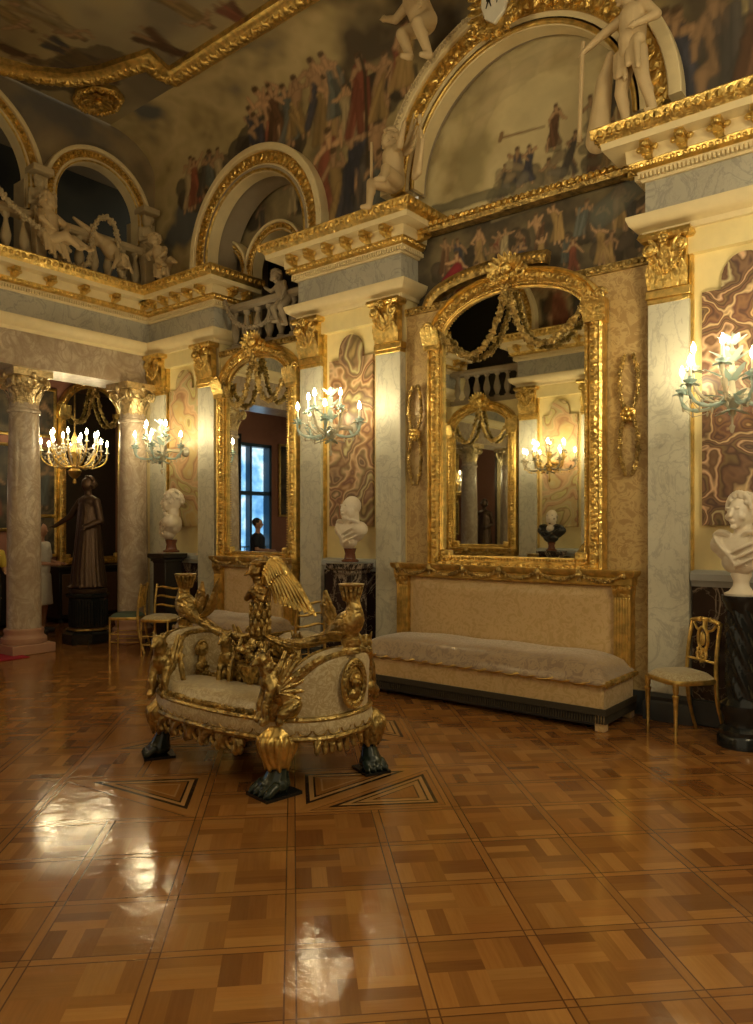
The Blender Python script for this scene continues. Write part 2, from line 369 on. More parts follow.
# ---------------------------------------------------------------- helpers: painted pictures (murals) held in a mesh's colour attribute
def fbm(h, w, cells, octs, rg):
    out = np.zeros((h, w)); amp = 1; tot = 0
    for o in range(octs):
        n = cells*2**o; gh = max(2, int(n*h/w)+2); g = rg.random((gh+1, n+2))
        y = np.linspace(0, gh-1.001, h); x = np.linspace(0, n-.001, w); yi = y.astype(int); xi = x.astype(int)
        fy = (y-yi)[:,None]; fx = (x-xi)[None,:]; fy = fy*fy*(3-2*fy); fx = fx*fx*(3-2*fx)
        a = g[yi][:,xi]; b = g[yi][:,xi+1]; c_ = g[yi+1][:,xi]; d = g[yi+1][:,xi+1]
        out += amp*((a*(1-fx)+b*fx)*(1-fy)+(c_*(1-fx)+d*fx)*fy); tot += amp; amp *= .55
    return out/tot
class Canvas:                                              # metres; x right, y up
    def __init__(s, w, h, res, base, seed=1):
        s.W = int(w/res)+1; s.H = int(h/res)+1; s.res = res; s.rg = np.random.default_rng(seed); s.w = w; s.h = h
        s.a = np.ones((s.H, s.W, 3))*np.array(base); s.yy, s.xx = np.mgrid[0:s.H, 0:s.W]; s.yy = s.yy*res; s.xx = s.xx*res
        s.r = random.Random(seed); s.warp = (fbm(s.H, s.W, int(w*5)+2, 3, s.rg)-.5)
    def clouds(s, cols, cells=4, octs=5, sharp=1.4):
        f = fbm(s.H, s.W, cells, octs, s.rg); f = np.clip((f-.5)*sharp*1.6+.5, 0, .9999)*(len(cols)-1); i = f.astype(int); fr = (f-i)[...,None]
        cs = np.array(cols); s.a = cs[i]*(1-fr)+cs[np.minimum(i+1, len(cols)-1)]*fr
    def stroke(s, x0, y0, r0, x1, y1, r1, col, al=1):
        m = max(r0, r1)*1.3+.02; X0 = max(0, int((min(x0,x1)-m)/s.res)); X1 = min(s.W, int((max(x0,x1)+m)/s.res)+2)
        Y0 = max(0, int((min(y0,y1)-m)/s.res)); Y1 = min(s.H, int((max(y0,y1)+m)/s.res)+2)
        if X1 <= X0 or Y1 <= Y0: return
        xx = s.xx[Y0:Y1,X0:X1]; yy = s.yy[Y0:Y1,X0:X1]; dx = x1-x0; dy = y1-y0; L = dx*dx+dy*dy+1e-9
        t_ = np.clip(((xx-x0)*dx+(yy-y0)*dy)/L, 0, 1); d = np.hypot(xx-x0-t_*dx, yy-y0-t_*dy) + s.warp[Y0:Y1,X0:X1]*min(r0, r1)*.8
        r_ = r0+(r1-r0)*t_; k = np.clip((r_-d)/(s.res*1.2)+.5, 0, 1)[...,None]*al
        e = np.clip(d/np.maximum(r_, 1e-4), 0, 1)[...,None]
        cc = np.array(col)*(1.12-.5*e*e)
        s.a[Y0:Y1,X0:X1] = s.a[Y0:Y1,X0:X1]*(1-k)+cc*k
    def figure(s, x, y, h, tone=1, seat=False):            # a generic draped painted figure
        R = s.r; sk = np.array((.42,.26,.14))*tone*R.uniform(.7,1.15)
        cl = np.array(R.choice([(.12,.06,.03),(.30,.20,.08),(.08,.07,.06),(.22,.07,.04),(.10,.11,.10),(.38,.30,.17),(.05,.05,.07)]))*tone
        ln = R.uniform(-.12,.12)*h; hip = (x, y+h*.45) if not seat else (x, y+h*.3); sh = (x+ln, hip[1]+h*.33); hd = (sh[0]+R.uniform(-.03,.03)*h, sh[1]+h*.14)
        for q in (-1, 1):
            kx = x+q*h*R.uniform(.02,.16); ky = y+h*.24; s.stroke(*hip, h*.075, kx, ky, h*.055, cl if R.random() < .6 else sk); s.stroke(kx, ky, h*.05, kx+R.uniform(-.06,.06)*h, y, h*.03, sk)
        s.stroke(*hip, h*.10, *sh, h*.095, cl if R.random() < .65 else sk)
        for q in (-1, 1):
            ex = sh[0]+q*h*R.uniform(.12,.2); ey = sh[1]-h*R.uniform(-.1,.16); s.stroke(sh[0]+q*h*.07, sh[1], h*.04, ex, ey, h*.033, sk)
            s.stroke(ex, ey, h*.032, ex+R.uniform(-.14,.14)*h, ey+R.choice([-.14,-.1,-.05,.02,.14])*h, h*.022, sk)
        for k in range(6): s.stroke(x+R.uniform(-.1,.1)*h, y+h*R.uniform(.35,.7), h*.035, x+R.uniform(-.18,.18)*h, y+h*.1, h*.05, cl*R.uniform(.6,1.5), .8)
        s.stroke(sh[0], sh[1], h*.03, hd[0], hd[1], h*.05, sk); s.stroke(hd[0], hd[1], h*.044, hd[0], hd[1]+.01, h*.04, sk*1.05)
        s.stroke(hd[0]-h*.012, hd[1]+h*.028, h*.036, hd[0]+h*.012, hd[1]+h*.034, h*.03, (.10,.06,.03))
    def crowd(s, x0, x1, y0, y1, n, h, tone=1, back=(.05,.04,.03)):
        for k in range(n*2): 
            x = s.r.uniform(x0, x1); y = s.r.uniform(y0, y1)+h*.25; s.stroke(x, y, h*.2, x+s.r.uniform(-.3,.3)*h, y+s.r.uniform(-.1,.25)*h, h*.15, np.array(back)*s.r.uniform(.6,1.8), .85)
        for k in range(n): s.figure(x0+(x1-x0)*(k+s.r.random())/n, s.r.uniform(y0, y1), h*s.r.uniform(.75,1.15), tone*s.r.uniform(.8,1.2), s.r.random() < .3)
def paint_mesh(name, cv, place, mat, skip=None, kind='structure', parent=None):
    """place(u, v) -> world point for canvas metres (u, v)"""
    W, H = cv.W, cv.H; us = np.arange(W)*cv.res; vs2 = np.arange(H)*cv.res
    verts = [place(u, v) for v in vs2 for u in us]; faces = []
    for j in range(H-1):
        for i in range(W-1):
            if skip and skip(us[i]+cv.res/2, vs2[j]+cv.res/2): continue
            a = j*W+i; faces.append((a, a+1, a+1+W, a+W))
    me = bpy.data.meshes.new(name); me.from_pydata(verts, [], faces); me.materials.append(mat)
    ca = me.color_attributes.new('Col', 'FLOAT_COLOR', 'POINT')
    arr = np.ones((W*H, 4), dtype=np.float32); arr[:,:3] = np.clip(cv.a.reshape(-1, 3), 0, 1); ca.data.foreach_set('color', arr.ravel())
    me.shade_smooth(); o = bpy.data.objects.new(name, me); C.objects.link(o)
    if kind: o['kind'] = kind
    if parent: o.parent = parent
    return o

# ================================================================ STRUCTURE
YW = 6.2; XL = -8.95; YO = .9; ZC = 6.95
rg = random.Random(3)
# parquet: every plank a face of one floor mesh, in a grid turned 45 degrees to the walls
def build_floor():
    V = []; F = []; COL = []; UV = []; s2 = math.sqrt(2)
    cols = [(.36,.160,.042), (.40,.185,.050), (.31,.135,.036), (.44,.215,.062), (.34,.148,.040), (.24,.098,.028)]
    strip = (.37,.168,.046); dark = (.13,.052,.02); dk2 = (.03,.018,.012); light = (.52,.30,.11)
    def quad(ps, col, along_a=True, z=0):
        n = len(V)
        for a, b in ps: V.append(((b-a)/s2, (a+b)/s2, z))
        F.append(tuple(range(n, n+len(ps)))); COL.append(col); o = rg.uniform(0, 50)
        UV.append([(a+o, b+o) if along_a else (b+o, a+o) for a, b in ps])
    def rect(a0, a1, b0, b1, col, al=True):
        if a1-a0 < 1e-5 or b1-b0 < 1e-5: return
        quad([(a0,b0),(a0,b1),(a1,b1),(a1,b0)], col, al)
    def jit(c, q=.1): k = 1+rg.uniform(-q, q); return tuple(x*k for x in c)
    def tile(a0, a1, b0, b1):                              # basket of planks, four blocks
        ha = (a0+a1)/2; hb = (b0+b1)/2
        for i, (p0, p1, q0, q1) in enumerate(((a0,ha,b0,hb),(a0,ha,hb,b1),(ha,a1,b0,hb),(ha,a1,hb,b1))):
            al = i in (0, 3); k = 3
            for j in range(k):
                c = jit(rg.choice(cols), .12)
                if al: rect(p0, p1, q0+(q1-q0)*j/k, q0+(q1-q0)*(j+1)/k, c, True)
                else: rect(p0+(p1-p0)*j/k, p0+(p1-p0)*(j+1)/k, q0, q1, c, False)
    def inter(poly, cen, f): return [(cen[0]+(p[0]-cen[0])*f, cen[1]+(p[1]-cen[1])*f) for p in poly]
    def tri(p, fills):                                     # nested triangles of inlay
        a, b, c = p; la = math.dist(b, c); lb = math.dist(a, c); lc = math.dist(a, b); S = la+lb+lc
        cen = ((la*a[0]+lb*b[0]+lc*c[0])/S, (la*a[1]+lb*b[1]+lc*c[1])/S); prev = 1
        for f, col in fills:
            o = inter(p, cen, prev); n_ = inter(p, cen, f)
            for i in range(3):
                j = (i+1)%3; quad([o[i], o[j], n_[j], n_[i]], jit(col, .06), abs(o[i][0]-o[j][0]) > abs(o[i][1]-o[j][1]))
            prev = f
        quad(inter(p, cen, prev), jit(cols[1]), True)
    sa, sb = .43, .455; wd = .006; ws = .046
    A0, A1, B0, B1 = 4.08, 6.08, -1.41, .90           # star field round the settee
    ka0 = -12; ka1 = 26; kb0 = -24; kb1 = 16
    def axis(lo, hi, org, step):
        out = []; k = 0; x = org
        n0 = int(math.floor((lo-org)/step)); n1 = int(math.ceil((hi-org)/step))
        for k in range(n0, n1):
            x = org+k*step; out += [(x, x+wd, 'd'), (x+wd, x+ws-wd, 's'), (x+ws-wd, x+ws, 'd'), (x+ws, x+step, 'i')]
        return out
    aa = axis(-2.0, A0-.01, A0-.023, sa)[:]
    aa = [q for q in aa if q[1] <= A0+.03]
    ab = axis(A1, 15.2, A1-.023, sa)
    ba = [q for q in axis(-11.0, B0, B0-.023, sb) if q[1] <= B0+.03]; bb = axis(B1, 8.5, B1-.023, sb)
    def fit(lo, hi, n, org):                               # the strip between, with n tiles
        st = (hi-lo)/n; out = []
        for k in range(n): x = lo+k*st; out += [(x, x+wd, 'd'), (x+wd, x+ws-wd, 's'), (x+ws-wd, x+ws, 'd'), (x+ws, x+st, 'i')]
        return out
    eA = A0-.023+ws; eB = B0-.023+ws
    # continuous rows over the star field: same pitch so that the lines run on
    am = [(A0-.023, A0-.023+wd, 'd'), (A0-.023+wd, A0+.023-wd, 's'), (A0+.023-wd, A0+.023, 'd')]
    mids_a = [(A0+.023, 4.80, 'corner'), (4.80, 4.806, 'd'), (4.806, 4.840, 's'), (4.840, 4.846, 'd'), (4.846, 5.32, 'mid'), (5.32, 5.326, 'd'), (5.326, 5.36, 's'), (5.36, 5.366, 'd'), (5.366, A1-.023, 'corner')]
    mids_b = [(B0+.023, -.523, 'corner'), (-.523, -.517, 'd'), (-.517, -.483, 's'), (-.483, -.477, 'd'), (-.477, -.033, 'mid'), (-.033, -.027, 'd'), (-.027, .007, 's'), (.007, .013, 'd'), (.013, B1-.023, 'corner')]
    aa = [q for q in aa if q[1] <= A0-.02]; ba = [q for q in ba if q[1] <= B0-.02]
    bm = [(B0-.023, B0-.023+wd, 'd'), (B0-.023+wd, B0+.023-wd, 's'), (B0+.023-wd, B0+.023, 'd')]
    AX = aa+am+mids_a+ab; BX = ba+bm+mids_b+bb
    def expand(q):
        lo, hi, ty = q
        if ty != 'corner': return [q]
        m_ = (lo+hi)/2; return [(lo, m_-.023, 'i'), (m_-.023, m_-.017, 'd'), (m_-.017, m_+.017, 's'), (m_+.017, m_+.023, 'd'), (m_+.023, hi, 'i')]
    cells = []
    for qa in AX:
        for qb in BX:
            if qa[2] == 'corner' and qb[2] == 'corner': cells.append((qa, qb))
            else: cells += [(x_, y_) for x_ in expand(qa) for y_ in expand(qb)]
    for (a0, a1, ta), (b0, b1, tb) in cells:
        if True:
            X = (b0-a0)/s2; Y = (a0+b0)/s2
            if X < -13.6 or X > 4.2 or Y < -3.4 or Y > 9.3: continue
            ks = {ta, tb}
            big = lambda t: t in ('corner', 'mid')
            if ta == 'corner' and tb == 'corner':
                ina = a0 if a0 > 5 else a1; oua = a1 if a0 > 5 else a0; inb = b0 if b0 > -.2 else b1; oub = b1 if b0 > -.2 else b0
                tri([(ina, inb), (ina, oub), (oua, inb)], [(.74, cols[3]), (.64, dk2), (.52, light), (.47, dk2), (.32, cols[0]), (.27, light)])
                if b0 > -.2: tri([(oua, oub), (ina, oub), (oua, inb)], [(.88, cols[3]), (.86, dark), (.72, cols[1]), (.63, dk2), (.52, light), (.47, dk2), (.32, light), (.28, dark)])
                else: 
                    P = [(oua, oub), (ina, oub), (oua, inb)]; tri(P, [(.93, strip), (.9, dark)])
            elif ta in ('i', 'corner', 'mid') and tb in ('i', 'corner', 'mid'):
                na = nb = 1
                for i in range(na):
                    for j in range(nb): tile(a0+(a1-a0)*i/na, a0+(a1-a0)*(i+1)/na, b0+(b1-b0)*j/nb, b0+(b1-b0)*(j+1)/nb)
            elif 'd' in ks: rect(a0, a1, b0, b1, jit(dark, .15), (a1-a0) > (b1-b0))
            else: rect(a0, a1, b0, b1, jit(strip, .12), (a1-a0) > (b1-b0))
    me = bpy.data.meshes.new('floor'); me.from_pydata(V, [], F)
    uv = me.uv_layers.new(name='UVMap'); flat = [c for q in UV for p in q for c in p]; uv.data.foreach_set('uv', flat)
    ca = me.color_attributes.new('Col', 'FLOAT_COLOR', 'CORNER'); cf = []
    for f, c in zip(F, COL): cf += [*c, 1]*len(f)
    ca.data.foreach_set('color', cf); me.materials.append(M['parquet'])
    for p in me.polygons:
        if p.normal.z < 0: p.flip()
    o = bpy.data.objects.new('floor', me); C.objects.link(o); o['kind'] = 'structure'
build_floor()
def TM(x, y, rz): return Matrix.Translation((x, y, 0)) @ Matrix.Rotation(rz, 4, 'Z')

# ---- wall bodies
def wallbox(name, mat, x0, x1, y0, y1, z0, z1): return struct(name, MB().box(x0, x1, y0, y1, z0, z1), M[mat])
BAYS = {'one': (-8.255, 1.39), 'two': (-5.325, 1.45), 'three': (-1.375, 1.45)}
for k, (cx, W) in BAYS.items(): wallbox('wall_right', 'cream_wall', cx-W/2, cx+W/2, YW+.04, YW+.75, 0, 4.72)
wallbox('wall_right', 'cream_wall', -7.56, -6.05, YW+.06, YW+.25, 0, 3.76)
wallbox('wall_right', 'silk_wall', -4.60, -2.10, YW+.05, YW+.25, 0, 3.76)
wallbox('wall_right', 'cream_wall', -.65, 2.5, YW+.05, YW+.25, 0, 3.76)
for x0, x1 in ((-7.56,-6.05), (-4.60,-2.10)): wallbox('baseboard_right', 'dark_socle', x0, x1, YW+.03, YW+.05, 0, .2)
# opposite wall (seen in the mirrors)
for k in ('one', 'two'):
    cx, W = BAYS[k]; wallbox('wall_back', 'cream_wall', cx-W/2, cx+W/2, YO-.75, YO-.04, 0, 4.72)
wallbox('wall_back', 'cream_wall', -7.56, -6.05, YO-.25, YO-.06, 0, 3.76)
wallbox('wall_back', 'silk_wall', -4.60, -2.6, YO-.25, YO-.05, 0, 3.76)
# gold trim along the top of the silk
for x0, x1, y in ((-4.60,-2.10,YW+.05), (-7.56,-6.05,YW+.06)):
    mb = MB().box(x0, x1, y-.035, y+.2, 3.73, 3.80); band(mb, [(x0,y-.035,3.765),(x1,y-.035,3.765)], .055, (.028,.024,.02)); struct('trim_1', mb, M['gold_old'])

# ---- paintings high on the walls
def skyc(tone=1): return [tuple(x*tone for x in c) for c in ((.07,.05,.035), (.20,.15,.08), (.33,.25,.13), (.40,.31,.17), (.25,.20,.13), (.10,.11,.13))]
W_ = 8.4; H_ = 3.25
def right_profile(s):                                      # height along the wall and the cove
    if s < 1.95: return 0, 4.5+s
    a = min(1, (s-1.95)/1.15)*PI/2
    return .72*(1-math.cos(a)), 6.45+.5*math.sin(a)
cv = Canvas(W_, 3.1, .022, (.2,.15,.08), 11)
cv.clouds([(.08,.06,.035), (.22,.17,.085), (.40,.32,.155), (.52,.42,.22), (.36,.29,.15), (.11,.115,.12)], 6, 5, 1.7)
cv.crowd(1.9, 3.3, 1.3, 1.7, 8, 1.05, 1.15); cv.crowd(3.2, 4.4, .3, .7, 7, 1.15, 1.1); cv.crowd(3.3, 4.5, 1.3, 1.7, 6, .95, 1.15); cv.crowd(.7, 1.5, 1.2, 1.5, 5, .8, 1.0); cv.crowd(6.9, 8.2, .2, .6, 6, 1.2, .9)
cv.stroke(1.15, 1.5, .03, 1.6, .55, .02, (.05,.035,.02)); cv.stroke(1.15, 1.5, .03, 1.75, 1.0, .025, (.05,.035,.02)); cv.stroke(3.9, 1.0, .02, 3.85, 2.3, .02, (.05,.035,.02))
def hole_r(u, v):
    x = -9.05+u; z = 4.5+v if v < 1.95 else 9
    if math.hypot(x+6.9, max(0, z-5.05)) < .97 and z < 6.1: return True
    return math.hypot(x+3.38, max(0, z-5.03)) < 1.15 and z < 6.3
def pl_r(u, v): d, z = right_profile(v); return (-9.09+u*1.003, YW+.12-d, z)
def pl_o(u, v): d, z = right_profile(v); return (-9.05+u, YO-.12+d, z)
paint_mesh('wall_right_mural', cv, pl_r, M['fresco'], hole_r)
cvo = Canvas(6.8, 3.1, .04, (.2,.15,.08), 12); cvo.clouds([(.10,.07,.045), (.24,.18,.10), (.38,.29,.15), (.30,.24,.15)], 5); cvo.crowd(2.4, 4.4, .2, .6, 8, 1.0)
paint_mesh('wall_back_mural', cvo, pl_o, M['fresco'], hole_r)
# lunette painting: sky over reclining figures
cl = Canvas(2.5, 1.45, .014, (.4,.33,.2), 21); cl.clouds([(.34,.28,.14), (.50,.41,.22), (.60,.51,.29), (.52,.44,.25)], 4, 5, 1.5)
cl.crowd(.9, 2.2, -.12, .1, 7, .42, .9, (.16,.13,.08)); cl.stroke(.2, .12, .05, 1.1, .10, .06, (.12,.11,.07), .8); 
for k in range(26): x_ = cl.r.uniform(.9,2.3); y_ = cl.r.uniform(.12,.42)*(1 if x_ > 1.2 else .6); cl.stroke(x_, y_, .03, x_+cl.r.uniform(-.15,.15), y_+cl.r.uniform(-.05,.08), .05, cl.r.choice([(.20,.16,.09),(.26,.20,.12),(.12,.10,.06),(.17,.15,.12)]), .7)
cl.figure(1.55, .34, .42, 1.0); cl.figure(1.95, .30, .5, .9, True); cl.figure(2.15, .42, .5, .8); cl.stroke(1.0, .62, .010, 1.45, .58, .008, (.22,.13,.06)); cl.stroke(.98,.60,.02,1.0,.66,.02,(.22,.13,.06))
for k in range(5): cl.stroke(cl.r.uniform(0,2.4), cl.r.uniform(.7,1.4), .1, cl.r.uniform(0,2.4), cl.r.uniform(.8,1.4), .12, (.44,.36,.22), .25)
paint_mesh('wall_right_lunette', cl, lambda u, v: (-3.38-1.25+u, YW+.30, 4.75+v), M['fresco'])
# dark battle panel over the silk
cb = Canvas(2.5, .95, .012, (.08,.06,.04), 31); cb.clouds([(.03,.025,.02), (.07,.055,.035), (.14,.11,.06), (.20,.16,.09)], 5, 5, 1.4)
for row in range(2): cb.crowd(.25, 2.4, .28-row*.22, .42-row*.22, 12, .42, .95, (.06,.045,.03))
cb.stroke(.35, .30, .05, .5, .42, .06, (.25,.02,.03)); cb.stroke(2.0, .55, .12, 2.4, .8, .1, (.12,.13,.11), .7)
cb.stroke(.9, .80, .03, 1.5, .86, .05, (.30,.24,.14), .7); 
paint_mesh('wall_right_battle', cb, lambda u, v: (-4.6+u, YW+.24, 3.76+v), M['fresco'])
wallbox('wall_right', 'plaster_shade_tint', -4.75, -1.95, YW+.27, YW+.32, 3.76, 4.75)
# left wall above the entablature, with three arches into the gallery
AL = [(5.42, .60, 5.74), (3.55, .93, 5.74), (1.68, .60, 5.74)]
ct = Canvas(6.2, 2.5, .025, (.2,.15,.08), 41); ct.clouds([(.10,.075,.05), (.20,.15,.09), (.30,.23,.13), (.24,.19,.12), (.13,.12,.11)], 5)
def hole_l(u, v):
    y = .5+u; z = 4.5+v
    return any(abs(y-c) < r+.1 and math.hypot(y-c, max(0, z-s)) < r+.1 for c, r, s in AL)
paint_mesh('wall_left_mural', ct, lambda u, v: (XL-.12, .5+u, 4.5+v), M['fresco'], hole_l)
# ceiling painting
cc = Canvas(7.2, 4.3, .03, (.25,.2,.1), 51); cc.clouds([(.06,.045,.03), (.12,.09,.055), (.26,.20,.10), (.34,.27,.14), (.30,.25,.15), (.18,.15,.10)], 3, 5, 1.5)
for k in range(14): cc.figure(cc.r.uniform(.3, 3.2), cc.r.uniform(1.8, 3.6), .8, .6)
cc.stroke(.3, 3.1, .3, 1.2, 3.4, .3, (.07,.05,.03), .7)
paint_mesh('ceiling', cc, lambda u, v: (-9.05+u, 1.45+v, ZC), M['fresco'])
struct('ceiling_gallery', MB().box(-11.2, XL-.13, .2, 7.2, 6.95, 7.0), M['plaster_shade_tint'])
# gallery behind the arches
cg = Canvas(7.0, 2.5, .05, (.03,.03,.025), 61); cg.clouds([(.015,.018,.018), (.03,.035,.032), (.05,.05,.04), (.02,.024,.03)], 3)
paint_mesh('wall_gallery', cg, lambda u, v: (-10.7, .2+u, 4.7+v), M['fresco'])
struct('floor_gallery', MB().box(-11.2, XL-.1, .2, 7.2, 4.55, 4.68), M['plaster_shade_tint'])
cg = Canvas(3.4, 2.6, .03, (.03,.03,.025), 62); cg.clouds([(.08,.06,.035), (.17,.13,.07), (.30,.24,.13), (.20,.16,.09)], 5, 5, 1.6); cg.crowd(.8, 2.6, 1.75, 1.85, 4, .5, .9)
def hole_a(u, v): return any(abs(-8.9+u-c) < .45 and math.hypot(-8.9+u-c, max(0, 3.7+v-4.92)) < .45 for c in (-7.0, -8.05))
wallbox('wall_alcove_shade', 'black_wood', -9.0, -5.6, YW+1.2, YW+1.25, 3.7, 6.4)  # near-black sheet, painted shade for the depth behind the small arches
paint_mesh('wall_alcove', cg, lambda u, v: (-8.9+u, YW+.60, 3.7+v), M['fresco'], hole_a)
struct('wall_alcove_side', MB().box(-5.98, -5.9, YW+.25, YW+1.2, 3.7, 6.3), M['plaster_shade_tint'])
struct('wall_alcove_side', MB().box(-8.0, -7.9, YW+.25, YW+1.2, 3.7, 6.3), M['plaster_shade_tint'])
struct('ceiling_alcove', MB().box(-8.0, -5.9, YW+.25, YW+1.2, 6.3, 6.4), M['plaster_shade_tint'])
struct('floor_alcove', MB().box(-8.0, -5.9, YW+.25, YW+1.2, 3.66, 3.76), M['plaster_shade_tint'])

# ---- arch mouldings
def archivolt(name, label, cx, cz, r, w, loc, rz, leg=0.0, big=True):
    t = thing(name, label, 'arch moulding', loc, rz)
    path = arc(cx, cz, r, r, PI, 0, 40)
    if leg: path = [(cx-r, 0, cz-leg)]+path+[(cx+r, 0, cz-leg)]
    # side 'a' positive = outward from the arch centre
    def pr(a0, a1, b0, b1): return [(a0,b0),(a0,b1),(a1,b1),(a1,b0),(a0,b0)]
    def ring(nm, a0, a1, b, mat, round_=False, br=.02):
        prof = [(a0,-.12),(a0,b-.01),(a0+.01,b),(a1-.01,b),(a1,b-.01),(a1,-.12),(a0,-.12)]
        if round_:
            prof = [(a0,-.02)]+[((a0+a1)/2-(a1-a0)/2*math.cos(PI*i/8), b+(a1-a0)/2*math.sin(PI*i/8)) for i in range(9)]+[(a1,-.02)]
        obj(nm, MB().sweep(path, prof, (0,-1,0), flip=-1), M[mat], t)
    ring('inner_ring', 0, w*.30, .05, 'cream_paint'); ring('inner_bead', w*.02, w*.12, .055, 'gold', True)
    ring('carved_ring', w*.30, w*.74, .06, 'gold_carved'); ring('outer_ring', w*.74, w, .10, 'cream_paint'); 
    mb = MB(); pp = arc(cx, cz, r+w*.52, r+w*.52, PI, 0, 60, -.065)
    band(mb, pp, w*.26, (w*.11, w*.17, .028)); obj('leaf_band', mb, M['gold_carved'], t)
    mb = MB(); band(mb, arc(cx, cz, r+w*.34, r+w*.34, PI, 0, 60, -.065), .05, (.018, .014, .014)); obj('beading', mb, M['gold'], t)
    return t
archivolt('arch_moulding', 'large gilded arch moulding round the sky lunette over the sofa mirror', 0, 0, 1.12, .42, (-3.38, YW+.10, 5.03), 0)
archivolt('arch_moulding', 'tall gilded arch moulding open above the far mirror between two pilaster bays', 0, 0, .86, .32, (-6.93, YW+.08, 5.03), 0, leg=.35)
archivolt('arch_moulding', 'gilded arch moulding over the gallery balustrade beside the room corner', 0, 0, .58, .20, (XL-.10, 5.42, 5.74), PI/2, leg=.3)
archivolt('arch_moulding', 'wide gilded arch moulding cut by the left edge above the gallery', 0, 0, .92, .20, (XL-.10, 3.55, 5.74), PI/2, leg=.3)
archivolt('arch_moulding', 'gilded gallery arch moulding outside the left of the view', 0, 0, .58, .20, (XL-.10, 1.68, 5.74), PI/2, leg=.3)
archivolt('arch_moulding', 'small gilded arch in the alcove seen through the tall arch, right one', 0, 0, .42, .13, (-7.00, YW+.52, 4.92), 0, leg=.8)
archivolt('arch_moulding', 'small gilded arch in the alcove seen through the tall arch, left one', 0, 0, .42, .13, (-8.05, YW+.52, 4.92), 0, leg=.8)
archivolt('arch_moulding', 'gilded arch moulding on the opposite wall seen only in the mirror', 0, 0, .93, .24, (-6.93, YO-.08, 5.03), PI, leg=.35)
# reveals (thick edges) of the big openings, part of the wall
def reveal(cx, cz, r, y0, y1, legz=None):
    p = arc(cx, cz, r, r, PI, 0, 30); 
    if legz is not None: p = [(cx-r,0,legz)]+p+[(cx+r,0,legz)]
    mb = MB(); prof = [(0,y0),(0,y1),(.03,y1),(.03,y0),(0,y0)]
    mb.sweep(p, prof, (0,1,0), flip=1); struct('wall_right_reveal', mb, M['plaster_shade_tint'])
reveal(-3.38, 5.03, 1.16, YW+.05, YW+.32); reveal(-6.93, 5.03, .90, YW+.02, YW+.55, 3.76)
struct('wall_alcove_back', MB().box(-9.0, -5.6, YO-1.2, YO-1.1, 3.7, 6.4), M['black_wood']); struct('ceiling_alcove_back', MB().box(-9.0, -5.6, YO-1.2, YO-.1, 6.4, 6.5), M['plaster_shade_tint'])  # black sheet paints the shaded depth of the opposite alcove
# gilt cornice under the lunette
t = thing('lunette_cornice', 'horizontal gilt moulding along the foot of the sky lunette', 'moulding', (-3.35, YW+.2, 4.62))
mb = MB().sweep([(-1.25,0,0),(1.25,0,0)], [(-.06,0),(-.06,.06),(-.02,.12),(.03,.14),(.07,.12),(.07,0),(-.06,0)], (0,-1,0)); obj('moulding', mb, M['gold_old'], t)
mb = MB(); band(mb, [(-1.22,-.14,.0),(1.22,-.14,.0)], .06, (.034,.034,.03)); obj('leaf_band', mb, M['gold_carved'], t)
# arched gilt strip round the top of the sofa mirror, on the silk
t = thing('arched_strip', 'gilt arched wall moulding rising behind the crown of the sofa mirror', 'moulding', (-3.45, YW+.03, 3.76))
obj('moulding', MB().sweep(arc(0,0,.80,.20,PI,1.0,30), [(0,-.05),(0,.04),(.03,.06),(.08,.06),(.12,.03),(.12,-.05),(0,-.05)], (0,-1,0), flip=-1), M['gold_old'], t)
mb = MB(); band(mb, arc(0,0,.86,.26,PI,1.0,40,-.055), .05, (.02,.02,.015)); obj('beading', mb, M['gold_carved'], t)

# ---- ceiling frame: stepped outline of the ceiling painting
pts = [(1.0,5.44), (-5.35,5.44), (-7.46,5.46), (-7.50,5.30), (-7.43,5.08), (-7.65,5.02), (-8.05,4.92), (-8.43,4.72), (-8.72,4.40), (-8.88,4.0), (-8.92,3.55), (-8.88,3.1), (-8.72,2.7), (-8.43,2.38), (-8.05,2.18), (-7.43,2.02), (-7.46,1.64), (-5.35,1.66), (1.0,1.66)]
t = thing('ceiling_frame', 'heavy gilt carved moulding framing the ceiling painting with a stepped corner', 'moulding', (0,0,ZC))
path = [(x, y, 0) for x, y in pts]
obj('moulding', MB().sweep(path, [(-.13,.0),(-.13,.06),(-.09,.07),(-.05,.11),(.05,.11),(.09,.07),(.13,.06),(.13,0),(-.13,0)], (0,0,-1)), M['gold'], t)
mb = MB(); band(mb, [(p[0],p[1],-.10) for p in path], .085, (.055,.075,.035), (0,0,-1)); obj('leaf_band', mb, M['gold_carved'], t)
# octagonal gilt rosette on the fresco beyond the arch spandrel
t = thing('ceiling_rosette', 'small octagonal gilt rosette on the ceiling between arch and gilt frame', 'ornament', (-8.58, 5.15, ZC-.03))
obj('backplate', MB().lathe([(.38,.02),(.38,-.03),(.33,-.05),(.28,-.03),(.26,-.02),(.26,.02)], 8, None, 1, .75), M['gold'], t)
mb = MB()
for i in range(8): leaf(mb, (0,0,-.02), (math.cos(i*PI/4), math.sin(i*PI/4)*.75, 0), (0,0,-1), .22, .06, .2)
mb.ell((0,0,-.06), (.06,.05,.04)); mb.ell((0,0,0), (.30,.23,.02)); band(mb, [(.33*math.cos(a*PI/4),.25*math.sin(a*PI/4),-.05) for a in range(9)], .05, (.02,.03,.02), (0,0,-1)); obj('flower', mb, M['gold_carved'], t)

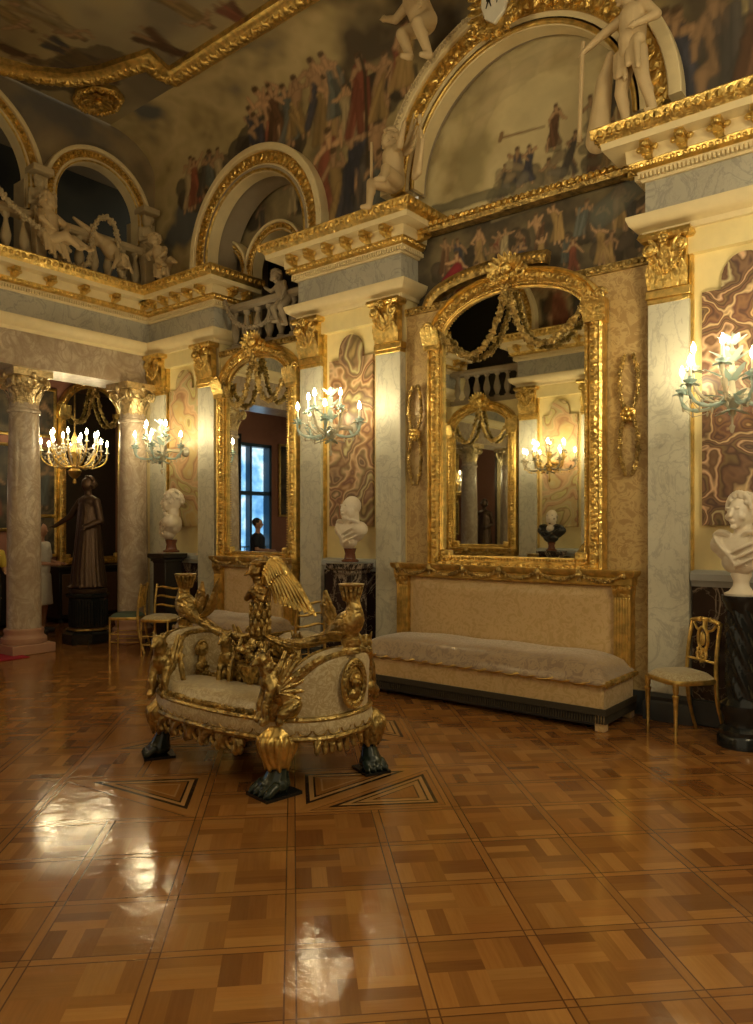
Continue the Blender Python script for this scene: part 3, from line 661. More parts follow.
# ================================================================ ARCHITECTURAL THINGS
def pilaster_capital(w, h, mat='gold_bright'):
    mb = MB(); d = .05
    mb.box(-w*.46, w*.46, -.04, .04, 0, h*.86)
    mb.sweep([(-w*.56,.04,h*.86),(-w*.56,-.10,h*.86),(w*.56,-.10,h*.86),(w*.56,.04,h*.86)], [(0,0),(.01,0),(.03,h*.06),(.02,h*.13),(-.05,h*.13),(-.05,0),(0,0)], (0,0,1))
    for i in range(5): leaf(mb, (-w*.40+w*.8*i/4, -.04, 0), (0,0,1), (0,-1,0), h*.42, w*.11, .35)
    for i in range(4): leaf(mb, (-w*.30+w*.6*i/3, -.04, h*.25), (0,0,1), (0,-1,0), h*.38, w*.10, .45)
    for q in (-1, 1):
        mb.tube(spiral(q*w*.38, h*.70, w*.19, 1.75, -.10, 24, q, PI/2), [w*.05]*25, 6)
        mb.ell((q*w*.38, -.10, h*.70), (w*.05,.03,w*.05)); mb.cap((q*w*.38,-.02,h*.70), (q*w*.38,-.09,h*.70), w*.12, w*.12, 8)
        mb.tube([(q*w*.1,-.06,h*.4),(q*w*.22,-.08,h*.7),(q*w*.36,-.10,h*.88)], [.012,.018,.016], 6)
    garland(mb, swag(-w*.40, h*.55, w*.40, h*.55, h*.30, -.09), w*.06)
    mb.ell((0,-.12,h*.86), (w*.12,.04,h*.10)); 
    for k in range(6): a = k*PI/3; mb.ell((w*.09*math.cos(a),-.14,h*.86+h*.08*math.sin(a)), .018)
    return mb
CAPW = .32; CAPH = .44
_cap = None
def pilaster(parent_x, where, base, M4rz, label):
    global _cap
    x, y = parent_x, where
    t = thing('pilaster', label, 'pilaster', (x, y, 0), M4rz)
    w = .325
    sh = MB().box(-w/2, w/2, -.05, .04, .22, 3.44); obj('shaft', sh, M['marble_white'], t, bevel=.006)
    mb = MB().box(-w/2-.015, w/2+.015, -.07, .04, 3.40, 3.47); mb.box(-w/2-.005, w/2+.005, -.06, .04, 3.36, 3.40); obj('necking', mb, M['gold'], t, bevel=.008)
    mb = MB().sweep([(-w/2,.04,0),(-w/2,-.05,0),(w/2,-.05,0),(w/2,.04,0)], [(-.06,0),(.03,0),(.03,.14),(.015,.16),(.02,.19),(0,.22),(-.06,.22),(-.06,0)], (0,0,1)); obj('base', mb, M['dark_socle'], t)
    if _cap is None: _cap = obj('capital', pilaster_capital(CAPW, CAPH), M['gold_bright'], t); _cap.location = (0, -.04, 3.47)
    else: share('capital', _cap, t, (0,-.04,3.47))
    return t
# pieces of an entablature, in the frame of its own wall
def prof_close(p): return p+[p[0]]
_brk = None
def entablature(loc, rz, path, label, brackets, cat='entablature'):
    """path: list of (x, y) round the projecting bay"""
    global _brk
    t = thing('entablature', label, cat, loc, rz); P = [(x, y, 0) for x, y in path]
    def sw(nm, prof, mat): return obj(nm, MB().sweep(P, prof_close(prof), (0,0,1)), M[mat], t)
    sw('architrave', [(-.04,3.91),(.02,3.91),(.03,3.95),(.07,3.97),(.11,4.00),(.13,4.05),(.13,4.07),(-.04,4.08)], 'cream_paint')
    sw('frieze', [(-.04,4.07),(.008,4.07),(.008,4.37),(-.04,4.37)], 'marble_grey')
    sw('bed_moulding', [(-.04,4.36),(.03,4.36),(.05,4.40),(.06,4.44),(-.04,4.44)], 'cream_paint')
    sw('egg_moulding', [(-.04,4.44),(.07,4.44),(.10,4.46),(.11,4.50),(-.04,4.50)], 'gold')
    sw('corona', [(-.04,4.50),(.12,4.50),(.13,4.60),(.27,4.60),(.28,4.65),(-.04,4.66)], 'cream_paint')
    sw('gilt_cornice', [(-.04,4.65),(.28,4.65),(.30,4.68),(.33,4.71),(.345,4.755),(.33,4.77),(-.04,4.77)], 'gold_bright')
    # offset path helper
    def off(d, z):
        q = MB().sweep(P, [(d, z)], (0,0,1)); return q.v
    mb = MB(); band(mb, off(.10, 4.47), .048, (.020,.026,.02), (0,0,1)); obj('egg_row', mb, M['gold_bright'], t)
    mb = MB(); band(mb, off(.325, 4.715), .075, (.032,.026,.034), (0,0,1)); obj('leaf_row', mb, M['gold_carved'], t)
    mb = MB()
    for p, tt in along(off(.055, 4.40), .032):
        s_ = tt.cross(Vector((0,0,1))); R = Matrix((tt, -s_, Vector((0,0,1)))).transposed().to_4x4(); mb.box(-.009,.009,-.025,.01,-.022,.018, Matrix.Translation(p) @ R)
    obj('dentils', mb, M['cream_paint'], t)
    for x, y, r_ in brackets:
        if _brk is None:
            mb = MB(); ol = [(0,.0),(-.0,-.09),(-.03,-.10),(-.06,-.085),(-.08,-.05),(-.12,-.03),(-.14,.0)]
            mb.box(-.035,.035,-.13,.05,-.05,0); mb.box(-.03,.03,-.08,.05,-.10,-.04)
            mb.v = [(p[0], p[1], p[2]) for p in mb.v]
            mb.ell((0,-.05,-.08), (.04,.035,.03)); mb.ell((0,-.12,-.03), (.035,.03,.03))
            leaf(mb, (0,-.02,-.11), (0,-1,.35), (0,0,-1), .14, .035, .1)
            for q in (-1,1): mb.ell((q*.06,-.05,-.04), (.03,.02,.025))
            _brk = obj('bracket', mb, M['gold_bright'], t); _brk.location = (x, y, 4.60); _brk.rotation_euler = (0,0,r_)
        else: share('bracket', _brk, t, (x, y, 4.60), (0,0,r_))
    return t
def bay(k, rz, wy, side, lab):
    cx, W = BAYS[k]; h = W/2
    sgn = 1 if rz == 0 else -1
    w_ = lambda lx: cx+sgn*lx
    for q in (-1, 1):
        wrd = {-1: 'left', 1: 'right'}[q]
        pilaster(w_(q*(h-.17)), wy, None, rz, f'grey veined marble pilaster, {wrd} side of {lab}')
    p = [(-h,.5),(-h,-.05),(h,-.05),(h,.5)]
    if k == 'one' and rz == 0: p = [(-h,-.05),(h,-.05),(h,.5)]
    if k == 'one' and rz != 0: p = [(-h,.5),(-h,-.05),(h,-.05)]
    n = 6; br = [(-h+.06+(W-.12)*i/(n-1), -.17, 0) for i in range(n)]
    if not (k == 'one' and rz != 0): br += [(h+.12, y, PI/2) for y in (.10,.33)]
    if not (k == 'one' and rz == 0): br += [(-h-.12, y, -PI/2) for y in (.10,.33)]
    entablature((cx, wy, 0), rz, p, f'projecting gilt and cream entablature crowning {lab}', br)
    # soffit panel between capitals: cream beam
    struct('trim_2', MB().box(-h+.3, h-.3, -.03, .04, 3.72, 3.92, TM(cx, wy, rz)), M['cream_wall'])
    # frame edges in yellow beside the pilasters
    for q in (-1, 1): struct('trim_3', MB().box(q*(h-.335)-.012, q*(h-.335)+.012, -.012, .04, 1.2, 3.72, TM(cx, wy, rz)), M['gold'])
def agate_panel(k, rz, wy, mat, label):
    cx, W = BAYS[k]; o = [(-.31,1.57),(.31,1.57),(.31,3.40),(.17,3.40)]+[(.17*math.cos(a), 3.46+.20*math.sin(a)) for a in [PI*i/12 for i in range(13)]]+[(-.17,3.40),(-.31,3.40)]
    o = [(x, z-1.57) for x, z in o]
    mb = MB().prism(o, .0, .035); a = tag(obj('agate_slab', mb, M[mat]), label, 'wall panel'); a.location = (cx, wy, 1.57); a.rotation_euler = (0,0,rz)
    return a
def dado(k, rz, wy, lab):
    cx, W = BAYS[k]; h = W/2-.34
    t = thing('dado', f'black veined marble dado with grey rail below {lab}', 'dado', (cx, wy, 0), rz)
    obj('panel', MB().box(-h, h, -.0, .04, .2, 1.10), M['marble_black'], t)
    mb = MB().sweep([(-h,-.0,0),(h,-.0,0)], prof_close([(-.04,1.09),(.02,1.09),(.03,1.12),(.05,1.14),(.05,1.19),(.03,1.21),(-.04,1.22)]), (0,0,1)); obj('rail', mb, M['rail_grey'], t)
    obj('base', MB().box(-h, h, -.03, .04, 0, .2), M['dark_socle'], t, bevel=.01)
names = {'one': 'the corner bay', 'two': 'the middle bay between the two mirrors', 'three': 'the right-hand bay'}
for k in BAYS:
    bay(k, 0, YW, 'r', names[k]); dado(k, 0, YW, names[k])
agate_panel('one', 0, YW, 'agate_pale', 'pale beige and brown banded stone panel in the corner bay, farthest of the three')
agate_panel('two', 0, YW, 'agate_red', 'brown and cream banded stone panel behind the plump marble bust, between the mirrors')
agate_panel('three', 0, YW, 'agate_brown', 'dark brown banded stone panel behind the diademed marble bust at the right edge')
for k, nm in (('one', 'the opposite corner bay'), ('two', 'the opposite bay seen in the large mirror')):
    bay(k, PI, YO, 'o', nm); dado(k, PI, YO, nm)
agate_panel('two', PI, YO, 'agate_pale', 'pale banded stone panel seen in the large mirror behind a lit sconce')
agate_panel('one', PI, YO, 'agate_red', 'banded stone panel of the opposite corner bay')
# left wall entablature over the columns
n = 12
entablature((XL, 3.55, 0), PI/2, [(-2.65,0),(2.65,0)], 'long gilt and cream entablature over the marble columns on the left', [(-2.4+4.8*i/(n-1), -.12, 0) for i in range(n)])
struct('wall_left', MB().box(XL-.55, XL+.0, .9, 6.2, 3.50, 3.95), M['marble_column'])
struct('wall_left', MB().box(XL-.55, XL-.04, .9, 6.6, 3.90, 4.60), M['cream_paint'])
struct('wall_left', MB().box(XL-.55, XL-.05, 6.24, 6.9, 0, 4.6), M['cream_wall'])
struct('wall_left', MB().box(XL-.62, XL-.56, 6.24, 9.1, 0, 4.3), M['dark_wall'])  # added dark panel: darkens the far mirror's reflection, blocks a light leak
struct('wall_left', MB().box(XL-.55, XL-.05, .2, .86, 0, 4.6), M['cream_wall'])
def column(x, y, label):
    t = thing('marble_column', label, 'column', (x, y, 0))
    mb = MB().box(-.27,.27,-.27,.27,0,.12); obj('plinth', mb, M['pink_stone'], t, bevel=.01)
    mb = MB().lathe([(.26,.12),(.27,.14),(.265,.19),(.235,.21),(.225,.24),(.235,.27),(.23,.30),(.21,.31)], 32); obj('base', mb, M['pink_stone'], t)
    prof = [(.205,.30),(.20,.34),(.198,1.2),(.188,2.2),(.172,2.95),(.172,2.97),(.19,2.98),(.195,3.0),(.19,3.02),(.172,3.03),(.172,3.10)]
    obj('shaft', MB().lathe(prof, 36), M['marble_column'], t)
    mb = MB().lathe([(.165,3.08),(.17,3.25),(.20,3.38),(.20,3.42)], 24)
    for row, (z, n_, L, c) in enumerate(((3.08,10,.17,.4),(3.18,10,.17,.55))):
        for i in range(n_): a = 2*PI*(i+.5*row)/n_; leaf(mb, (.165*math.cos(a), .165*math.sin(a), z), (0,0,1), (math.cos(a),math.sin(a),0), L, .05, c)
    for i in range(4):
        a = PI/4+i*PI/2; R = Matrix.Translation((.235*math.cos(a), .235*math.sin(a), 3.34)) @ Matrix.Rotation(a+PI/2, 4, 'Z') @ Matrix.Rotation(PI/2, 4, 'Z')
        for q in (-1, 1):
            m2 = MB(); m2.tube([Vector(p) for p in spiral(0, 0, .075, 1.6, 0, 20, 1, PI/2)], .018, 6); mb.merge(m2, R @ Matrix.Rotation(q*.5, 4, 'Z'))
        mb.ell((.22*math.cos(a), .22*math.sin(a), 3.34), (.045,.045,.05))
    for i in range(4):
        a = i*PI/2; mb.ell((.235*math.cos(a), .235*math.sin(a), 3.43), (.04,.04,.05))
        p = [((.20)*math.cos(a+u), .20*math.sin(a+u), 3.33-.05*(1-(u/.6)**2)) for u in (-.6,-.4,-.2,0,.2,.4,.6)]; garland(mb, [(q[0]*1.12,q[1]*1.12,q[2]) for q in p], .022)
    mb2 = MB().box(-.25,.25,-.25,.25,3.42,3.50); mb.merge(mb2); obj('capital', mb, M['gold_cream'], t)
    return t
column(-9.30, 4.57, 'mottled marble column at the left edge standing on a pinkish base')
column(-9.03, 5.94, 'mottled marble column in the room corner behind the small gilt chairs')
column(-9.28, 2.48, 'mottled marble column of the colonnade outside the left of the view')
column(-9.22, 1.17, 'mottled marble column by the opposite corner')

# ---- gallery balustrade and carved figures on the left
_bal = {}
def balustrade(loc, rz, L, label, n, h=.66, mat='plaster'):
    t = thing('balustrade', label, 'balustrade', loc, rz)
    obj('rail', MB().sweep([(-L/2,0,0),(L/2,0,0)], prof_close([(-.07,h-.10),(.06,h-.10),(.09,h-.07),(.09,h-.02),(.07,h),(-.07,h)]), (0,0,1)), M[mat], t)
    obj('plinth', MB().box(-L/2, L/2, -.08, .07, 0, .08), M[mat], t)
    for i in range(n):
        x = -L/2+L*(i+.5)/n
        if mat not in _bal:
            mb = MB().lathe([(.055,.08),(.055,.12),(.03,.14),(.035,.17),(.06,.25),(.062,.30),(.045,.38),(.028,.45),(.025,.50),(.05,.53),(.05,.56)], 12); _bal[mat] = obj('baluster', mb, M[mat], t); _bal[mat].location = (x,-.01,0)
        else: share('baluster', _bal[mat], t, (x,-.01,0), scale=(1,1,(h-.1)/.56))
balustrade((XL-.02, 5.42, 4.72), PI/2, 1.22, 'pale stone balustrade in the gallery arch beside the corner', 6)
balustrade((XL-.02, 3.55, 4.72), PI/2, 1.9, 'pale stone balustrade in the wide gallery arch cut by the left edge', 9)
balustrade((XL-.02, 1.68, 4.72), PI/2, 1.22, 'pale stone gallery balustrade outside the left of the view', 6)
balustrade((-6.8, YW+.20, 3.78), 0, 1.45, 'shade-coloured stone balustrade above the far mirror', 7, .62, 'plaster_shade_tint')
balustrade((-6.8, YO-.20, 3.78), PI, 1.45, 'shade-coloured stone balustrade over the opposite mirror', 7, .62, 'plaster_shade_tint')
struct('wall_end', MB().box(4.2, 4.3, -3.5, 7.2, 0, 5.2), M['dark_wall'])

# ================================================================ MIRRORS
def wall_mirror(loc, rz, W, H, spring, label, crest=True, tilt=0, gar=True, lab=None, far=False):
    """frame in local XZ, glass facing -Y; z=0 at the foot"""
    t = thing('wall_mirror', label, 'mirror', loc, rz)
    h = W/2; fr = .17 if not far else .12; rise = H-spring
    outer = [(-h,0,0)]+[(-h,0,spring)]+arc(0,spring,h,rise,PI,0,36)[1:-1]+[(h,0,spring)]+[(h,0,0)]
    # inner line of the frame: sweep goes outward from it
    ih = h-fr; ir = rise-fr; inner = [(-ih,0,fr*.6),(-ih,0,spring)]+arc(0,spring,ih,ir,PI,0,36)[1:-1]+[(ih,0,spring),(ih,0,fr*.6)]
    obj('glass', MB().add([(p[0], -.055, p[2]) for p in inner], [tuple(range(len(inner)))]), M['mirror'], t, ang=1)
    obj('backboard', MB().prism([(p[0], p[2]) for p in outer], -.03, 0), M['brown_wood'], t)
    P = inner
    def ring(nm, prof, mat): return obj(nm, MB().sweep(P, prof_close(prof), (0,-1,0), closed=True, flip=-1), M[mat], t)
    f = fr
    ring('inner_moulding', [(-.005,.0),(-.005,.075),(.01,.08),(.03,.06),(.045,.065),(.045,.0)], 'gold')
    ring('carved_moulding', [(.045,.0),(.045,.085),(.06,.10),(f*.6,.12),(f*.78,.10),(f*.78,.0)], 'gold_carved')
    ring('outer_moulding', [(f*.78,.0),(f*.78,.10),(f*.86,.125),(f*.98,.11),(f,.06),(f,.0)], 'gold_bright')
    def offp(d): return [p for p in MB().sweep(P, [(d,.11)], (0,-1,0), closed=True, flip=-1).v]
    mb = MB(); q = offp(f*.52); band(mb, q+[q[0]], .05, (.024,.034,.018)); obj('leaf_row', mb, M['gold_carved'], t)
    mb = MB(); q = offp(.02); band(mb, q+[q[0]], .03, (.009,.010,.012)); obj('beading', mb, M['gold_bright'], t)
    # shoulder blocks and crest
    for s_ in (-1, 1):
        mb = MB(); mb.box(s_*(h-.07)-.085, s_*(h-.07)+.085, -.14, 0, spring-.10, spring+.10)
        for k in range(6): leaf(mb, (s_*(h-.07)+(k-2.5)*.03, -.13, spring-.08), (0,-.2,1), (0,-1,0), .2, .03, .2)
        mb.tube(spiral(s_*(h-.02), spring+.12, .06, 1.5, -.12, 20, s_), .016, 6); obj('shoulder', mb, M['gold_bright'], t)
    if crest:
        mb = MB(); cz = H-.02
        for k in range(9):
            a = PI*(k+.5)/9; leaf(mb, (.03*math.cos(a), -.09, cz), (math.cos(a), -.25, math.sin(a)+.1), (0,-1,0), .17, .035, .3)
        mb.ell((0,-.15,cz+.02), (.055,.05,.055)); mb.tube(spiral(-.14, cz-.02, .06, 1.5, -.12, 20, -1), .018, 6); mb.tube(spiral(.14, cz-.02, .06, 1.5, -.12, 20, 1), .018, 6)
        garland(mb, [(-.12,-.13,cz-.05),(.12,-.13,cz-.05)], .05); obj('crest', mb, M['gold_bright'], t)
    if gar:
        mb = MB(); zt = H-fr-.02
        for s_ in (-1, 1):
            p = bez((s_*.03,-.13,zt), (s_*.12,-.14,zt-.62), (s_*ih*.60,-.14,zt-.95*rise-.22), (s_*(ih+.01),-.13,spring+.06), 24)
            garland(mb, p, .042, .026)
        garland(mb, [(0,-.13,zt+.05),(0,-.13,zt-.12)], .05); obj('flower_garland', mb, M['gold_old'], t)
    mb = MB()
    for s_ in (-1,1): obj('corner_block', MB().box(s_*(ih-.03)-.06, s_*(ih-.03)+.06, -.10, 0, fr*.6-.06, fr*.6+.06), M['gold_carved'], t, bevel=.02)
    return t
wall_mirror((-3.36, YW+.03, 1.18), 0, 1.80, 2.74, 2.22, 'big arched gilt mirror above the long sofa, flower garlands across its glass')
wall_mirror((-6.80, YW+.05, 1.16), 0, 1.42, 2.62, 2.12, 'tall narrow arched gilt mirror above the far sofa, nearer the corner')
wall_mirror((-6.80, YO-.05, 1.16), PI, 1.42, 2.62, 2.12, 'arched gilt mirror on the opposite wall, seen inside the big mirror')
wall_mirror((-12.0, 7.07, .98), PI/2, 1.25, 3.10, 2.50, 'arched gilt mirror on the pink wall of the room behind the columns', far=True)

# hanging ribbon ornaments on the silk
_ro = None
def ribbon_ornament(x, z, label):
    t = thing('ribbon_ornament', label, 'wall ornament', (x, YW+.045, z), 0, None)
    for s_ in (-1,1):
        mb = MB(); garland(mb, bez((s_*.03,-.03,.50), (s_*.10,-.03,.38), (s_*.09,-.03,.12), (s_*.015,-.03,.0))+bez((s_*.015,-.03,.0), (s_*.10,-.03,-.12), (s_*.09,-.03,-.36), (s_*.03,-.03,-.50)), .026, .020); obj('leaf_loop', mb, M['gold_old'], t)
    mb = MB(); mb.tube([(.05*math.cos(a),-.04,.05*math.sin(a)) for a in [i*PI/6 for i in range(12)]], .018, 6, closed=True); mb.ell((0,-.05,0),(.03,.03,.03))
    for k in range(6): mb.ell((.045*math.cos(k),-.045,.045*math.sin(k)), .022)
    obj('rosette', mb, M['gold_bright'], t)
ribbon_ornament(-4.47, 2.50, 'gilt leaf loops on the silk left of the big mirror')
ribbon_ornament(-2.27, 2.50, 'gilt leaf loops on the silk right of the big mirror')

# ================================================================ SOFAS
def sofa(loc, L, label, rz=0):
    t = thing('sofa', label, 'sofa', loc, rz); h = L/2; D = .68       # back at local y=0, front at y=-D
    # seat base box covered in silk, rounded
    obj('seat_base', MB().box(-h+.02, h-.02, -D, -.03, .13, .36), M['silk_gold'], t, bevel=.02)
    mb = MB(); n = 30; m = 12; vs_ = []; fs = []
    for i in range(n+1):
        u = -1+2*i/n; x = u*(h+.01)
        for j in range(m+1):
            v = -1+2*j/m; y = -.02-(D-.0)*(j/m); dome = (1-abs(u)**10)*(1-abs(v)**5)
            vs_.append((x, y-(.02 if j == m else 0), .38+.16*dome**.6+.006*math.sin(9*x)*dome))
    for i in range(n):
        for j in range(m): a = i*(m+1)+j; fs.append((a,a+1,a+m+2,a+m+1))
    base = len(vs_); vs_ += [(p[0],p[1],.36) for p in vs_[:]]
    for i in range(n):
        a = i*(m+1)+m; fs.append((a, base+a, base+a+m+1, a+m+1)); a = i*(m+1); fs.append((a, a+m+1, base+a+m+1, base+a))
    for j in range(m): fs.append((j, base+j, base+j+1, j+1)); a = n*(m+1)+j; fs.append((a, a+1, base+a+1, base+a))
    for i in range(n):
        for j in range(m): a = base+i*(m+1)+j; fs.append((a,a+m+1,a+m+2,a+1))
    obj('seat_cushion', MB().add(vs_, fs), M['silk_mauve'], t, ang=60)
    mb = MB(); p = [(-h-.01,-.03,.365),(-h-.01,-D-.02,.365),(h+.01,-D-.02,.365),(h+.01,-.03,.365)]
    q = []
    for a, b in zip(p, p[1:]): q += [Vector(a).lerp(Vector(b), k/40) for k in range(40)]
    for ph in (0, PI): mb.tube([v+Vector((0,-.012*math.cos(i*1.3+ph),.015*math.sin(i*1.3+ph))) for i, v in enumerate(q)], .014, 6)
    obj('gold_cord', mb, M['gold'], t)
    obj('plinth', MB().box(-h+.06, h-.06, -D+.05, -.03, .03, .14), M['dark_socle'], t)
    mb = MB(); P = [(-h,-.05,0),(-h,-D-.01,0),(h,-D-.01,0),(h,-.05,0)]; mb.sweep(P, prof_close([(0,.13),(.012,.13),(.012,.18),(0,.18)]), (0,0,1))
    for v, tt in along(P, .022): mb.add([(v.x-.004,v.y,.13),(v.x+.004,v.y,.13),(v.x+.006,v.y-.006,.065),(v.x-.006,v.y-.006,.065),(v.x-.004,v.y+.008,.13),(v.x+.004,v.y+.008,.13),(v.x+.006,v.y+.01,.065),(v.x-.006,v.y+.01,.065)], [(0,1,2,3),(7,6,5,4),(0,4,5,1),(2,6,7,3),(1,5,6,2),(0,3,7,4)])
    obj('fringe', mb, M['fringe'], t)
    for sx in (-1,1):
        for y in (-D+.04,-.08): obj('foot', MB().box(sx*(h-.05)-.04, sx*(h-.05)+.04, y-.04, y+.04, 0, .14), M['silk_gold'], t, bevel=.008)
    # back panel
    mb = MB(); n = 24; m = 10; vs_ = []; fs = []; bh = h-.17
    for i in range(n+1):
        for j in range(m+1):
            u = -1+2*i/n; v = -1+2*j/m; dome = ((1-u**8)*(1-v**8))**.5; vs_.append((u*bh, -.06-.05*dome, .42+.33*(v+1)))
    for i in range(n):
        for j in range(m): a = i*(m+1)+j; fs.append((a,a+1,a+m+2,a+m+1))
    mb.add(vs_, fs); mb.box(-bh-.005, bh+.005, -.07, 0, .36, 1.09); obj('back_panel', mb, M['silk_gold'], t, ang=60)
    # gilt frame: top rail with swags, fluted stiles with capitals
    mb = MB().sweep([(-h-.0,-.0,0),(-h-.0,-.13,0),(h,-.13,0),(h,0,0)], prof_close([(-.12,1.07),(-.01,1.07),(0,1.08),(.0,1.14),(.02,1.155),(.03,1.18),(.03,1.20),(-.12,1.20)]), (0,0,1))
    mb.box(-h+.01,h-.01,-.12,0,1.075,1.195); obj('top_rail', mb, M['gold'], t)
    mb = MB(); k = max(3, round(L/.42))
    for i in range(k):
        x0 = -h+.06+(L-.12)*i/k; x1 = -h+.06+(L-.12)*(i+1)/k; garland(mb, swag(x0, 1.17, x1, 1.17, .065, -.15), .022, .014); mb.ell((x0,-.16,1.16), (.03,.02,.04))
        mb.tube([(x0,-.15,1.15),(x0-.012,-.15,1.10)], .007, 5); mb.tube([(x0,-.15,1.15),(x0+.012,-.15,1.10)], .007, 5)
    mb.ell((h-.06,-.15,1.16), (.022,.015,.03)); obj('garland_relief', mb, M['gold_old'], t)
    for sx in (-1, 1):
        x = sx*(h-.09); mb = MB().box(x-.07, x+.07, -.11, 0, .36, 1.0)
        for i in range(6): mb.cap((x-.058+.0232*i,-.112,.44), (x-.058+.0232*i,-.112,.97), .0085, .0085, 6)
        st = obj('stile', mb, M['gold'], t)
        mb = MB().box(x-.075, x+.075, -.12, 0, 1.0, 1.08)
        for i in range(4): leaf(mb, (x-.055+.037*i,-.115,.985), (0,0,1), (0,-1,0), .08, .02, .4)
        for q in (-1,1): mb.tube(spiral(x+q*.055, 1.055, .025, 1.3, -.13, 14, q), .008, 5)
        obj('stile_capital', mb, M['gold_carved'], t)
    return t
sofa((-3.40, YW-.02, 0), 2.43, 'long low sofa with mauve seat, gilt rail and fluted ends under the big mirror')
sofa((-6.80, YW-.0, 0), 1.42, 'short sofa with gilt garlanded rail under the far mirror, behind the settee')
sofa((-6.80, YO, 0), 1.42, 'short sofa under the opposite mirror, seen only in reflection', PI)

# ================================================================ SCONCES AND CHANDELIER
def sconce(loc, rz, label, n=6, R=.34, tall=True, mats=('blue_glass','crystal'), power=P_SCONCE, cat='wall lamp'):
    D_ = .38
    t = thing('sconce', label, cat, loc, rz); rg_ = random.Random(int(abs(loc[0])*10))
    G = M[mats[0]]; K = M[mats[1]]
    obj('wall_plate', MB().lathe([(.0,0),(.07,.0),(.06,.03),(.03,.05),(.02,.38)], 14, Matrix.Rotation(PI/2, 4, 'X')), K, t)
    mb = MB().lathe([(.0,-.32),(.012,-.31),(.02,-.27),(.008,-.25),(.012,-.16),(.05,-.12),(.085,-.08),(.09,-.06),(.03,-.03),(.02,.05),(.04,.09),(.05,.12),(.02,.15),(.015,.24),(.035,.27),(.012,.30),(.008,.40),(.0,.42)], 14, Matrix.Translation((0,-D_,0))); obj('stem', mb, K, t)
    mb = MB()
    for i in range(7):
        a = 2*PI*i/7
        for z, L, up in ((.06,.15,.8),(.20,.12,.9),(.32,.08,1.2),(-.06,.14,.2),(-.14,.10,-.4)): leaf(mb, (.02*math.cos(a),-D_+.02*math.sin(a),z), (math.cos(a),math.sin(a),up), (math.cos(a),math.sin(a),0), L, .026, .4)
    for k in range(5): mb.ell((rg_.uniform(-.04,.04),-D_+rg_.uniform(-.04,.04),.05+.08*k), (.02,.02,.025))
    obj('glass_leaves', mb, G, t)
    for i in range(n):
        a = PI+PI*(i+.5)/n if n < 9 else 2*PI*i/n
        if n < 9: a = PI+PI*(-.05+1.1*i/(n-1))
        rr = R*(1 if i % 2 == 0 else .70); zt = (.03 if i % 2 == 0 else .16)
        c = Vector((0,-D_,0)); d = Vector((math.cos(a), math.sin(a), 0))
        if d.y > .3: d.y = .3
        end = c+d*rr+Vector((0,0,zt)); pts = bez(c+Vector((0,0,-.05)), c+d*rr*.35+Vector((0,0,-.16)), c+d*rr*1.15+Vector((0,0,-.20+zt)), end, 14)
        mb = MB().tube(pts, [.014+.004*math.sin(j*2) for j in range(15)], 7)
        for k in (4, 8, 11): p_ = pts[k]; leaf(mb, p_, (rg_.uniform(-1,1),rg_.uniform(-1,1),.6), (0,0,1), .07, .018, .3); mb.ell(p_, (.016,.016,.016))
        arm = obj('arm', mb, G if i % 2 == 0 else K, t)
        mb = MB().lathe([(.0,-.01),(.02,-.012),(.045,.005),(.05,.015),(.02,.01),(.016,.04),(.0,.04)], 10, Matrix.Translation(end)); 
        for k in range(6): b = k*PI/3+i; leaf(mb, end+Vector((0,0,-.012)), (math.cos(b),math.sin(b),.1), (0,0,1), .075, .024, -.3)
        obj('drip_pan', mb, G, arm)
        obj('candle', MB().lathe([(.011,.03),(.011,.115),(.008,.12)], 8, Matrix.Translation(end)), M['wax'], arm)
        obj('bulb', MB().lathe([(.006,.118),(.016,.13),(.019,.147),(.013,.17),(.002,.195)], 8, Matrix.Translation(end)), M['bulb'], arm)
        mb = MB()
        for k in range(3): u = pts[5+3*k]; mb.ell(u-Vector((0,0,.035)), (.009,.009,.022), n=6, m=4)
        mb.tube([pts[5+3*k]-Vector((0,0,.03+(.02 if k == 1 else 0))) for k in range(3)], .003, 4)
        obj('pendant', mb, K, arm)
    lamp('sconce_light', (0,-.36,.18), power, .13, WARM, t)
    return t
sconce((-1.375, YW, 2.55), 0, 'blue and clear glass sconce with lit candles at the right edge', 7, .37)
sconce((-5.27, YW, 2.62), 0, 'blue and clear glass sconce with lit candles between the two mirrors', 7, .35)
sconce((-8.20, YW, 2.56), 0, 'blue and clear glass sconce with lit candles in the room corner', 7, .33)
sconce((-5.325, YO, 2.60), PI, 'warm glass sconce with many lit candles on the opposite wall, seen in the big mirror', 13, .40, mats=('crystal','gold'))
sconce((-8.20, YO, 2.56), PI, 'warm glass sconce on the opposite corner bay', 7, .40, mats=('crystal','gold'))
